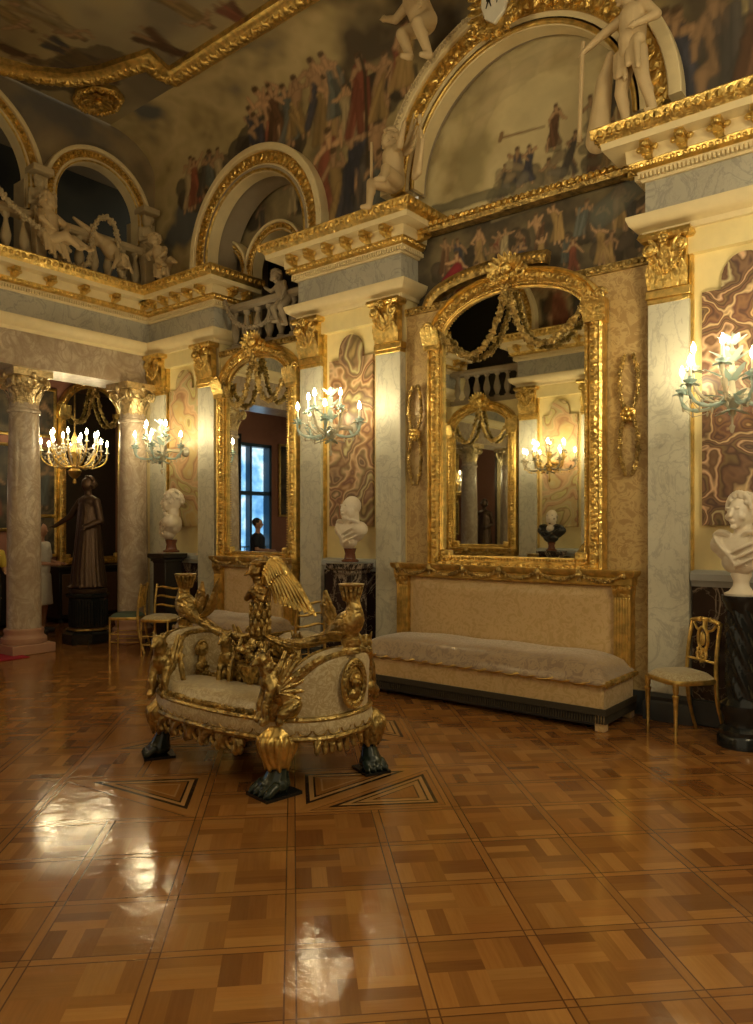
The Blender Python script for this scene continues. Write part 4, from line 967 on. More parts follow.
def chandelier(loc, label, n=12, R=.5, power=P_CHAND, top=4.2, bm='bulb_fill'):
    t = thing('chandelier', label, 'chandelier', loc)
    obj('chain', MB().tube([(0,0,.35),(0,0,top-loc[2])], .012, 6), M['gold_dark'], t)
    obj('stem', MB().lathe([(.0,-.42),(.03,-.40),(.02,-.34),(.08,-.28),(.10,-.22),(.03,-.15),(.03,0),(.07,.06),(.03,.15),(.05,.25),(.01,.36)], 14), M['gold'], t)
    for i in range(n):
        a = 2*PI*i/n; rr = R*(1 if i%2 else .72); z = .06 if i%2 else .20; d = Vector((math.cos(a),math.sin(a),0)); end = d*rr+Vector((0,0,z))
        arm = obj('arm', MB().tube(bez((0,0,-.12), d*rr*.4+Vector((0,0,-.24)), d*rr*1.1+Vector((0,0,-.22+z)), end, 12), .011, 6), M['gold'], t)
        obj('candle', MB().lathe([(.0,0),(.04,.0),(.015,.02),(.012,.10)], 8, Matrix.Translation(end)), M['wax'], arm)
        obj('bulb', MB().lathe([(.006,.10),(.018,.12),(.020,.145),(.012,.17),(.002,.19)], 8, Matrix.Translation(end)), M[bm], arm)
        mb = MB()
        for k in range(5): mb.ell(end*(1-.12*k)+Vector((0,0,-.06-.035*k)), (.014,.014,.026), n=5, m=4)
        mb.tube([end*(1-.12*k)+Vector((0,0,-.06-.035*k)) for k in range(5)], .003, 4); mb.tube([end+Vector((0,0,-.06)), end+Vector((0,0,-.02))]+[end*(1-k/6*.9)+Vector((0,0,-.02+.20*k/6-.30*k/6*(1-k/6))) for k in range(1,7)], .003, 4)
        for k in range(7): u = k/6; mb.ell(end*(1-u*.9)+Vector((0,0,-.02+.20*u-.30*u*(1-u))), (.014,.014,.018), n=5, m=4)
        obj('pendant', mb, M['crystal'], arm)
    lamp('chandelier_light', (0,0,.30), power, .2, WARM, t)
chandelier((-10.5, 5.92, 2.62), 'brass chandelier with crystal drops and lit candles in the room behind the columns', 16, .46, bm='bulb_far')
chandelier((1.1, 3.0, 3.3), 'added fill-light chandelier, unseen outside the right of the view', 12, .5, P_FILL, 6.9)  # added outside the view as main fill light
chandelier((-3.3, -.9, 3.5), 'added fill-light chandelier in the doorway room behind the camera', 12, .5, P_FILL, 5)  # second added fill lamp, unseen behind the camera

# ================================================================ FIGURES IN STONE
def bust(loc, rz, label, mat='bust_marble', style='roman', s=1.0):
    t = thing('bust', label, 'bust', loc, rz, None, s)                # faces local -Y; about .66 high
    mb = MB(); H = .455                                       # head centre height
    mb.ell((0,.01,H), (.078,.098,.105), n=16, m=12); mb.ell((0,-.025,H-.045), (.058,.065,.065), n=14, m=10); mb.ell((0,-.028,H-.02), (.068,.070,.082), n=16, m=12); mb.ell((0,-.075,H-.095), (.024,.02,.018), n=10, m=8)
    mb.cap((0,-.092,H+.018), (0,-.108,H-.025), .009, .013, 8); mb.ell((-.035,-.083,H+.028), (.024,.010,.006)); mb.ell((.035,-.083,H+.028), (.024,.010,.006))
    for q in (-1,1): mb.ell((q*.034,-.078,H+.006), (.014,.01,.008)); mb.ell((q*.05,-.055,H-.03), (.025,.03,.028)); mb.ell((q*.08,.01,H), (.012,.02,.032))
    mb.ell((0,-.094,H-.055), (.024,.012,.006)); mb.ell((0,-.092,H-.066), (.020,.012,.007))
    nk = .055 if style != 'plump' else .075
    mb.cap((0,.02,H-.06), (0,.02,H-.22), nk, nk*1.15, 14)
    if style == 'plump': mb.ell((0,-.03,H-.10), (.07,.06,.05)); mb.ell((.055,-.03,H-.05), (.035,.05,.05)); mb.ell((-.055,-.03,H-.05), (.035,.05,.05))
    # chest and shoulders, cut to a rounded foot
    mb.ell((0,.01,.21), (.20,.10,.11), n=18, m=12); mb.ell((-.14,.01,.24), (.095,.085,.08), n=14, m=10); mb.ell((.14,.01,.24), (.095,.085,.08), n=14, m=10); mb.ell((0,-.02,.13), (.13,.07,.09), n=14, m=10)
    for k in range(5):                                        # drapery folds falling from one shoulder
        u = k/4; mb.tube(bez((-.19+.03*k,-.03,.31), (-.13+.02*k,-.115,.26-.03*k), (.02+.02*k,-.125,.15-.005*k), (.12-.03*k,-.07,.10-.01*k), 10), [.004+.010*math.sin(PI*j/10) for j in range(11)], 6)
    for k in range(3): mb.tube(bez((.20,-.02,.29-.05*k), (.12,-.11,.25-.05*k), (.05,-.12,.20-.05*k), (-.02+.02*k,-.10,.18-.04*k), 8), [.004+.009*math.sin(PI*j/8) for j in range(9)], 6)
    for q in (-1,1): mb.tube(bez((q*.19,-.02,.30),(q*.12,-.07,.34),(q*.08,-.05,.33),(q*.05,-.04,.30),8), .02, 6)
    blob('figure', mb, M[mat], t, .006, 2)
    if mat == 'dark_robe':
        mb = MB(); mb.ell((0,.005,H), (.088,.108,.116), n=16, m=12); mb.ell((0,-.030,H-.03), (.078,.082,.100), n=16, m=12); mb.cap((0,-.095,H+.018), (0,-.112,H-.025), .011, .015, 8); mb.cap((0,.02,H-.06),(0,.01,H-.2),.060,.068,14); mb.ell((0,-.045,.27),(.075,.075,.06)); mb.ell((0,.02,H+.03),(.088,.10,.09)); blob('head', mb, M['bust_marble'], t, .007, 2, 'pale marble head and neck')
    mb = MB()
    if mat == 'dark_robe': mb.ell((0,.05,H+.01), (.078,.085,.085), n=14, m=10)
    elif style == 'diadem':
        for i in range(15):
            a = PI*(i)/14; mb.ell((.092*math.cos(a), -.022, H+.03+.098*math.sin(a)), (.014,.016,.022))
        for k in range(60):
            th = rg.uniform(0, 2*PI); ph = rg.uniform(.1, 1.3); y = .035+.10*math.sin(ph)*math.sin(th)
            if y > -.035: mb.ell((.085*math.sin(ph)*math.cos(th), y, H+.03+.095*math.cos(ph)), .02, n=6, m=5)
    elif style == 'curly':
        for k in range(150):
            th = rg.uniform(0, 2*PI); ph = rg.uniform(.0, 1.9); x = .088*math.sin(ph)*math.cos(th); y = .02+.105*math.sin(ph)*math.sin(th); z = H+.01+.112*math.cos(ph)
            if y > -.065 or z > H+.065: mb.ell((x, y, z), rg.uniform(.014,.022), n=6, m=5)
    else:
        mb.ell((0,.025,H+.02), (.084,.097,.098), n=14, m=10)
    blob('hair', mb, M[mat if mat != 'dark_robe' else 'bust_marble'], t, .007, 1)
    obj('socle', MB().lathe([(.10,-.10),(.105,-.08),(.075,-.065),(.05,-.03),(.048,.0),(.065,.04),(.06,.07)] if style == 'diadem' else [(.085,-.085),(.088,-.07),(.06,-.055),(.05,.0),(.065,.05)], 20), M['bust_marble' if mat == 'bust_marble' and style == 'diadem' else 'red_marble'], t)
    return t
bust((-1.31, 5.80, 1.17), -.45, 'white marble bust of a woman with a diadem on the black spiral pedestal', style='diadem', s=1.08)
bust((-5.14, 5.98, 1.285), -.25, 'plump bald marble bust on a dark block between the two mirrors', style='plump', s=1.05)
bust((-8.18, 5.95, 1.34), -.75, 'curly-haired white marble bust on a black pedestal in the corner', style='curly', s=1.22)
bust((-5.325, 1.2, 1.27), PI-.1, 'bust with pale head and black robe, seen in the big mirror', mat='dark_robe', style='roman', s=1.0)
def pedestal(loc, h, kind, label):
    t = thing('pedestal', label, 'pedestal', loc)
    if kind == 'spiral':
        obj('base', MB().lathe([(.17,0),(.17,.07),(.155,.09),(.16,.12),(.125,.15),(.12,.20),(.15,.25),(.15,.30),(.10,.35)], 28), M['black_stone'], t)
        mb = MB(); n = 32; m = 30; vs_ = []; fs = []
        for j in range(m+1):
            z = .34+(h-.34-.10)*j/m
            for i in range(n): a = 2*PI*i/n; r = .105+.014*math.cos(8*(a+j*.09)); vs_.append((r*math.cos(a), r*math.sin(a), z))
        for j in range(m):
            for i in range(n): fs.append((j*n+i, j*n+(i+1)%n, (j+1)*n+(i+1)%n, (j+1)*n+i))
        obj('shaft', MB().add(vs_, fs), M['black_stone'], t, ang=70)
        obj('top', MB().lathe([(.10,h-.12),(.115,h-.09),(.13,h-.05),(.14,h-.03),(.14,h),(0,h)], 28), M['black_stone'], t)
    else:
        w_ = .15; mt = M['black_wood'] if kind == 'black' else M['marble_black']
        obj('base', MB().sweep([(-w_,-w_,0),(w_,-w_,0),(w_,w_,0),(-w_,w_,0)], prof_close([(-.1,0),(.05,0),(.05,.10),(.02,.14),(0,.16),(-.1,.16)]), (0,0,1), closed=True), mt, t)
        mb = MB().box(-w_*.85, w_*.85, -w_*.85, w_*.85, .14, h-.08)
        obj('shaft', mb, mt, t, bevel=.006)
        mb = MB().sweep([(-w_,-w_,0),(w_,-w_,0),(w_,w_,0),(-w_,w_,0)], prof_close([(-.12,h-.12),(-.02,h-.12),(-.01,h-.08),(.03,h-.05),(.03,h),(-.12,h)]), (0,0,1), closed=True); mb.box(-w_,w_,-w_,w_,h-.10,h-.001); obj('top', mb, mt, t)
pedestal((-1.30, 5.80, 0), 1.07, 'spiral', 'black spiral-fluted stone pedestal at the right edge beside the gilt chair')
pedestal((-5.14, 5.98, 0), 1.18, 'marble', 'dark veined marble pedestal under the plump bust')
pedestal((-8.22, 5.92, 0), 1.22, 'black', 'square black pedestal under the curly-haired bust in the corner')
pedestal((-5.325, 1.2, 0), 1.18, 'marble', 'dark pedestal under the black-robed bust on the opposite wall')

# ---- putti
def putto(loc, rz, pose, label, mat='putto_plaster', s=1.0, wings=False, parent=None, extra=None, cat='statue'):
    t = thing('putto', label, cat, loc, rz, None, s)
    mb = MB(); rg_ = random.Random(pose)
    P = POSES[pose]
    pel, chest, head = map(Vector, (P['pelvis'], P['chest'], P['head']))
    mb.ell(pel, (.105,.085,.085), n=14, m=10); mb.cap(pel, chest, .092, .098, 14); mb.ell(pel.lerp(chest,.35)+Vector((0,-.03,0)), (.085,.075,.08), n=12, m=9)
    mb.cap(chest, head-Vector((0,0,.06)), .045, .04, 10); mb.ell(head, (.078,.086,.09), n=14, m=10)
    f = Vector(P.get('face', (0,-1,0))).normalized(); mb.ell(head+f*.082-Vector((0,0,.012)), .014); sd = f.cross(Vector((0,0,1)))
    for q in (-1,1): mb.ell(head+f*.05+sd*(.04*q)-Vector((0,0,.03)), .034, n=8, m=6); mb.ell(head+f*.068+sd*(.03*q)+Vector((0,0,.022)), (.02,.014,.008))
    mb.ell(head+f*.07-Vector((0,0,.05)), .018)
    for k in ('la','ra'):
        sh, el, ha = map(Vector, P[k]); mb.cap(sh, el, .042, .034, 10); mb.cap(el, ha, .034, .022, 10); mb.ell(ha, (.026,.022,.03)); d = (ha-el).normalized()
        for j in range(4): o_ = Vector(((j-1.5)*.013,0,0)); mb.cap(ha+o_, ha+o_+d*(.042-.004*abs(j-1.5)), .0085, .007, 6)
        mb.cap(ha, ha+Vector((.028,-.01,.012)), .009, .007, 6)
    for k in ('ll','rl'):
        hp, kn, ft = map(Vector, P[k]); mb.cap(hp, kn, .068, .046, 12); mb.cap(kn, ft, .047, .028, 12); mb.ell(kn.lerp(ft,.35)+Vector((0,.01,0)), .042, n=8, m=6)
        toe = Vector(P.get('toe', (0,-1,-.2))).normalized(); mb.cap(ft, ft+toe*.07, .03, .02, 8)
    blob('body', mb, M[mat], t, .010, 3)
    mb = MB()
    for k in range(70):
        d = Vector((rg_.gauss(0,1), rg_.gauss(0,1), rg_.gauss(0,1)+.4)).normalized()
        if d.dot(f) < .45: mb.ell(head+Vector((0,0,.01))+d*.084, rg_.uniform(.016,.026), n=6, m=5)
    blob('hair', mb, M[mat], t, .010, 1)
    if wings:
        for q in (-1,1):
            mb = MB(); b = chest+Vector((q*.03,.08,.03))
            for k in range(6): leaf(mb, b, (q*(.5+.1*k), .3, .9-.22*k), (0,-1,0), .34-.03*k, .035, .15, .4)
            obj('wing', mb, M[mat], t)
    if P.get('drape'):
        mb = MB()
        for k in range(6): mb.cap(pel+Vector((-.10+.04*k,-.05,.02)), pel+Vector((-.09+.05*k,-.07-.02*(k%2),-.14-.03*(k%3))), .03, .02, 8)
        mb.cap(pel+Vector((-.1,0,.03)), pel+Vector((.1,-.03,.03)), .05, .05); blob('drape', mb, M[mat], t, .011, 2)
    if extra: extra(t, mat)
    return t
POSES = {
 1: dict(pelvis=(0,0,.08), chest=(.0,-.02,.30), head=(-.02,-.03,.46), la=((-.09,-.02,.34),(-.18,-.04,.22),(-.20,-.14,.10)), ra=((.09,-.02,.34),(.20,-.03,.30),(.30,-.03,.44)), ll=((-.05,0,.06),(-.06,-.20,.06),(-.04,-.23,-.16)), rl=((.06,0,.06),(.20,-.16,.08),(.30,-.22,-.06)), face=(-.5,-.8,-.2), drape=False),
 2: dict(pelvis=(0,0,.50), chest=(.02,-.01,.74), head=(.0,-.04,.93), la=((-.09,-.01,.79),(-.24,-.08,.74),(-.34,-.16,.66)), ra=((.11,0,.79),(.20,.04,.66),(.12,-.10,.60)), ll=((-.05,0,.48),(-.07,-.04,.24),(-.05,0,.02)), rl=((.06,0,.48),(.13,-.02,.25),(.16,.05,.02)), face=(-.8,-.5,-.3), drape=True),
 3: dict(pelvis=(0,0,.30), chest=(-.10,-.02,.50), head=(-.17,-.06,.67), la=((-.18,-.02,.54),(-.34,-.05,.50),(-.48,-.08,.58)), ra=((.0,-.02,.54),(.12,-.08,.42),(.16,-.14,.28)), ll=((-.04,0,.28),(-.02,-.18,.16),(.06,-.16,-.04)), rl=((.05,0,.28),(.16,-.16,.14),(.22,-.10,-.10)), face=(.3,-.9,-.3), drape=False),
 4: dict(pelvis=(0,0,.30), chest=(.08,-.02,.20), head=(.16,-.10,.10), la=((.10,-.08,.22),(.06,-.16,.10),(.0,-.18,-.02)), ra=((.14,.0,.22),(.24,-.10,.12),(.26,-.16,.0)), ll=((-.05,0,.32),(-.20,-.02,.38),(-.36,-.0,.46)), rl=((-.05,.03,.32),(-.22,.05,.30),(-.38,.04,.38)), face=(.3,-.8,-.5), toe=(-1,0,.5)),
 5: dict(pelvis=(0,0,.10), chest=(-.05,-.03,.30), head=(-.08,-.08,.46), la=((-.13,-.02,.34),(-.18,-.12,.24),(-.10,-.18,.16)), ra=((.04,-.02,.34),(.12,-.12,.24),(.06,-.18,.16)), ll=((-.04,0,.08),(.06,-.18,.12),(.20,-.22,.02)), rl=((.05,0,.08),(.20,-.10,.14),(.34,-.18,.06)), face=(.3,-.9,-.3), drape=True),
}
def staff(t, mat):
    obj('staff', MB().tube([(-.36,-.18,.0),(-.35,-.17,.40),(-.34,-.16,.74)], .016, 8), M[mat], t)
    mb = MB().cap((-.30,-.06,0), (-.27,-.02,.45), .09, .06, 10); mb.cap((-.27,-.02,.45),(-.20,-.02,.60),.05,.03); blob('tree_stump', mb, M[mat], t, .015, 3)
def scroll(t, mat):
    obj('staff', MB().tube([(-.21,-.15,-.22),(-.20,-.15,.5)], .014, 8), M[mat], t)
    mb = MB()
    for k in range(4): mb.cap((.34+.03*k,.05,-.02), (.46+.02*k,.05,.34-.04*k), .03, .02, 8)
    mb.ell((.45,.05,.42), (.03,.02,.05)); blob('drapery', mb, M[mat], t, .012, 2)
putto((-4.55, 5.98, 4.93), -.55, 1, 'winged plaster putto seated on the entablature between the two mirrors', wings=True, s=1.12, extra=scroll)
putto((-2.14, 5.93, 4.77), -.5, 2, 'standing plaster boy leaning on a stump at the right foot of the lunette arch', s=1.12, extra=staff)
putto((-4.10, 5.86, 5.98), -.4, 3, 'plaster youth seated on the lunette arch left of the shield', s=1.30)
putto((-2.90, 5.80, 6.42), -.4, 5, 'plaster youth seated on the lunette arch right of the shield, cut by the top edge', s=1.05)
putto((XL+.20, 4.62, 4.93), PI/2+.1, 5, 'plaster putto seated at the foot of the gallery pier, arm along a garland', s=1.15)
putto((XL+.05, 5.45, 4.95), PI/2, 4, 'plaster putto tumbling over the gallery rail, legs in the air', s=1.05)
putto((-8.45, 6.02, 4.93), .3, 5, 'small plaster putto sitting in the upper room corner', s=.95)
putto((-6.45, YW+.12, 4.02), -.3, 3, 'shade-coloured plaster putto on the balustrade above the far mirror', s=.85, mat='plaster_shade_tint')
# small garlands over the balustrade
t = thing('stone_garland', 'flower garland looped over the gallery balustrade with a raised loop', 'garland', (XL+.12, 5.42, 4.78)); mb = MB()
garland(mb, bez((0,-.75,.15),(0,-.5,.0),(0,-.25,-.02),(0,-.22,.30),20), .05, .035); garland(mb, bez((0,-.22,.30),(0,-.24,.95),(0,.22,.95),(0,.16,.42),20), .05, .035)
garland(mb, bez((0,.16,.42),(0,.14,.0),(0,.35,-.06),(0,.75,.06),20), .05, .035); obj('flowers', mb, M['plaster'], t)
t = thing('stone_garland', 'flower garland trailing from the putto at the left edge of the gallery', 'garland', (XL+.22, 4.3, 4.9)); mb = MB()
garland(mb, bez((0,-.5,.75),(0,-.2,.3),(.05,.1,.25),(.03,.55,.05),24), .05, .035); obj('flowers', mb, M['plaster'], t)
t = thing('stone_garland', 'shade-coloured garland beside the tall arch above the far mirror', 'garland', (-7.35, YW+.05, 3.95)); mb = MB()
garland(mb, bez((-.15,0,.55),(0,0,.1),(.3,0,.0),(.75,0,.12),20), .04, .03); obj('flowers', mb, M['plaster_shade_tint'], t)
def herm(loc, rz, label, H=1.05, mat='plaster'):
    t = thing('herm', label, 'carved figure', loc, rz); mb = MB()
    mb.v = []; mb.box(-.07,.07,-.06,.06,0,.08); k = H/1.05
    mb.add([(-.06,-.05,.05),(.06,-.05,.05),(.06,.06,.05),(-.06,.06,.05),(-.10,-.08,.62*k),(.10,-.08,.62*k),(.10,.08,.62*k),(-.10,.08,.62*k)], [(0,3,2,1),(4,5,6,7),(0,1,5,4),(1,2,6,5),(2,3,7,6),(3,0,4,7)])
    mb.cap((0,0,.60*k),(0,0,.78*k),.09,.11); mb.ell((0,0,.94*k),(.075,.08,.09)); mb.cap((0,0,.8*k),(0,0,.9*k),.04,.04); mb.ell((0,-.08,.93*k),.014)
    for q in (-1,1): mb.cap((q*.11,0,.82*k),(q*.14,-.04,.66*k),.035,.03); mb.cap((q*.14,-.04,.66*k),(q*.03,-.11,.70*k),.028,.024); mb.ell((q*.055,-.02,.97*k),(.035,.05,.05))
    for i in range(9): mb.ell((.10*math.cos(PI+i*PI/8),-.09+.0*i,.60*k-.03*math.sin(i*PI/8)), .025)
    blob('figure', mb, M[mat], t, .012, 2)
    obj('capital', MB().box(-.13,.13,-.12,.12,1.02*k,1.10*k), M[mat], t, bevel=.015)
herm((XL+.02, 4.58, 4.77), PI/2, 'carved stone herm on the gallery pier between two arches', 1.12)
herm((XL+.02, 6.10, 4.77), PI/2, 'carved stone herm at the corner end of the gallery balustrade', 1.12)
for y in (4.58, 6.16): struct('wall_left_pier', MB().box(XL-.35, XL-.09, y-.14, y+.14, 4.7, 5.8), M['plaster'])
# stepped guttae tiles painted white beside the tall arch
t = thing('stone_studs', 'rows of pale pointed studs between the tall arch and the seated putto', 'ornament', (-5.35, YW+.10, 4.80)); mb = MB()
for r_ in range(3):
    for k in range(8): x = -.45+k*.12+r_*.06; mb.add([(x-.04,0,.02+r_*.075),(x+.04,0,.02+r_*.075),(x+.04,0,.085+r_*.075),(x-.04,0,.085+r_*.075),(x,-.06,.05+r_*.075)], [(0,1,4),(1,2,4),(2,3,4),(3,0,4),(0,3,2,1)])
obj('studs', mb, M['plaster'], t)
# shield cartouche
t = thing('shield_cartouche', 'gilt cartouche at the lunette crown with a white shield showing a black animal', 'coat of arms', (-3.42, YW-.16, 6.33))
o_ = [(-.13,.22),(.13,.22),(.14,.0),(.10,-.12),(0,-.20),(-.10,-.12),(-.14,0)]
obj('shield', MB().prism(o_, -.06, -.02), M['shield_white'], t, bevel=.01)
mb = MB(); K = lambda a,b,r0,r1: mb.cap((a[0],-.062,a[1]), (b[0],-.062,b[1]), r0, r1, 6)
K((-.06,.04),(.05,.06),.022,.020); K((.05,.07),(.08,.12),.014,.012); K((.08,.12),(.105,.10),.012,.008); K((-.06,.04),(-.10,.09),.008,.005)
for a, b in (((-.06,.03),(-.08,-.03)),((-.05,.03),(-.03,-.03)),((.04,.05),(.03,-.02)),((.05,.05),(.09,.0))): K(a, b, .010, .006)
mb.v = [(p[0], -.062+(p[1]+.062)*.15, p[2]) for p in mb.v]; obj('animal_emblem', mb, M['black_wood'], t)
mb = MB()
for q in (-1,1):
    mb.tube(spiral(q*.20, .18, .08, 1.6, -.03, 24, q), .028, 6); mb.tube(spiral(q*.19, -.16, .07, 1.6, -.03, 24, -q), .025, 6)
    for k in range(6): leaf(mb, (q*.14,-.02,.15-.07*k), (q,-.2,-.3), (0,-1,0), .14, .035, .2)
for k in range(7): a = PI+PI*(k+.5)/7; leaf(mb, (0,-.02,-.18), (math.cos(a),-.1,math.sin(a)), (0,-1,0), .17, .04, .2)
garland(mb, swag(-.22,-.2,.22,-.2,.10,-.05), .04); obj('frame', mb, M['gold_carved'], t)
# carved hair of the arch: outer garland along the lunette
t = thing('arch_garland', 'rough carved garland lying along the top of the lunette arch', 'garland', (-3.38, YW+.02, 5.03)); mb = MB()
garland(mb, arc(0,0,1.50,1.50,2.7,1.85,24), .05, .04); garland(mb, arc(0,0,1.50,1.50,1.2,.6,24), .05, .04); obj('leaves', mb, M['plaster'], t)

# ================================================================ THE CARVED SETTEE
def superell(a, b, n=72, e=2.6):
    out = []
    for i in range(n):
        t_ = 2*PI*i/n; c, s_ = math.cos(t_), math.sin(t_); out.append((a*math.copysign(abs(c)**(2/e), c), b*math.copysign(abs(s_)**(2/e), s_)))
    return out
def griffin(mb_body, mb_wing, p, ang, s=1.0, wingdir=None, both=True):
    """seated winged lion facing direction ang, feet at p"""
    p = Vector(p); F = Vector((math.cos(ang), math.sin(ang), 0)); S = Vector((-F.y, F.x, 0)); U = Vector((0,0,1))
    W = lambda f, sd, u: p + (F*f + S*sd + U*u)*s
    mb_body.ell(W(-.09,0,.09), (.085*s,.085*s,.09*s), n=12, m=9); mb_body.cap(W(-.08,0,.12), W(.03,0,.24), .075*s, .065*s, 12)
    mb_body.cap(W(.03,0,.24), W(.06,0,.34), .05*s, .042*s); mb_body.ell(W(.075,0,.37), (.048*s,.045*s,.05*s)); mb_body.cap(W(.10,0,.365), W(.135,0,.345), .026*s, .016*s)
    for q in (-1,1):
        mb_body.cap(W(.03,.045*q,.22), W(.075,.05*q,.10), .032*s, .024*s); mb_body.cap(W(.075,.05*q,.10), W(.07,.05*q,.02), .024*s, .022*s); mb_body.ell(W(.09,.05*q,.015), .026*s)
        mb_body.cap(W(-.10,.06*q,.10), W(-.02,.085*q,.06), .05*s, .035*s); mb_body.ell(W(.0,.085*q,.015), .028*s); mb_body.cap(W(.055,.035*q,.40), W(.045,.05*q,.44), .014*s, .006*s)
    for k in range(26): u = rg.uniform(0,1); mb_body.ell(W(.0+.05*u+rg.uniform(-.03,.0), rg.uniform(-.05,.05), .22+.16*u), .018*s, n=6, m=5)
    mb_body.tube([W(-.16,0,.05),W(-.22,0,.07),W(-.24,0,.15),W(-.20,0,.2)], [.014*s,.012*s,.012*s,.018*s], 6)
    for q in (-1,1):
        for k in range(6):
            d = -F*(.45+.08*k) + S*(q*.08) + U*(1.0-.26*k); d.normalize(); mb_wing.cap(W(-.01,.05*q,.22-.008*k), W(-.01,.05*q,.22-.008*k)+d*(.19-.012*k)*s, .026*s, .013*s, 7)
SX, SY = -3.73, 3.42
st = thing('settee', 'carved gilt two-sided settee with cornucopias and a winged figure, standing in mid-floor', 'settee', (SX, SY, 0))
A_, B_ = .80, .47
ol = superell(A_, B_, 80)
P = [(x, y, 0) for x, y in ol]
def ssw(nm, prof, mat, par=st, PP=None): return obj(nm, MB().sweep(PP or P, prof_close(prof), (0,0,1), closed=True), M[mat], par)
ssw('seat_rail', [(-.12,.33),(-.0,.33),(.015,.35),(.02,.39),(.01,.43),(-.12,.43)], 'silk_cream')
ssw('lower_moulding', [(-.02,.315),(.02,.315),(.028,.33),(.02,.345),(-.02,.345)], 'gold_old')
ssw('upper_moulding', [(-.05,.425),(.012,.425),(.02,.438),(.01,.452),(-.05,.452)], 'gold_old')
mb = MB(); q = [(x*1.022, y*1.03, .385) for x, y in ol]; q.append(q[0])
i = 0
for p, tt in along(q, .09):
    n_ = tt.cross(Vector((0,0,1))); 
    pts = [p+tt*(.04*math.cos(a))+Vector((0,0,.03*math.sin(a)-.005))+n_*.0 for a in [PI+PI*k/8 for k in range(9)]]; mb.tube(pts, .0045, 5)
obj('scallop_trim', mb, M['gold_old'], st)
obj('frame_underside', MB().lathe([(0,.33),(.76,.33),(.76,.35),(0,.35)], 40, None, 1, .58), M['brown_wood'], st)
# two seat cushions, front and back of the spine
for q in (-1, 1):
    mb = MB(); n = 36; m = 12; vs_ = []; fs = []
    for i in range(n+1):
        u = -1+2*i/n; x = u*.70; yo = B_*.93*(max(0,1-abs(x/.79)**2.8))**(1/2.4)
        for j in range(m+1):
            v = j/m; y = .03+(yo-.03)*v; dome = max(0, (1-abs(u)**6)*(1-abs(2*v-1)**5))
            vs_.append((x, q*y, .44+.095*dome**.5))
    for i in range(n):
        for j in range(m): a = i*(m+1)+j; fs.append((a,a+1,a+m+2,a+m+1))
    obj('seat_cushion', MB().add(vs_, fs), M['silk_cream'], st, ang=70)
# cast gold leaf run along the front edge of each seat
for q in (-1, 1):
    mb = MB(); pl = [(x*.965, y*.965, .462) for x, y in ol if y*q > .2 and abs(x) < .66]; pl.sort()
    garland(mb, pl, .024, .016); obj('seat_edge_leaves', mb, M['gold_old'], st)
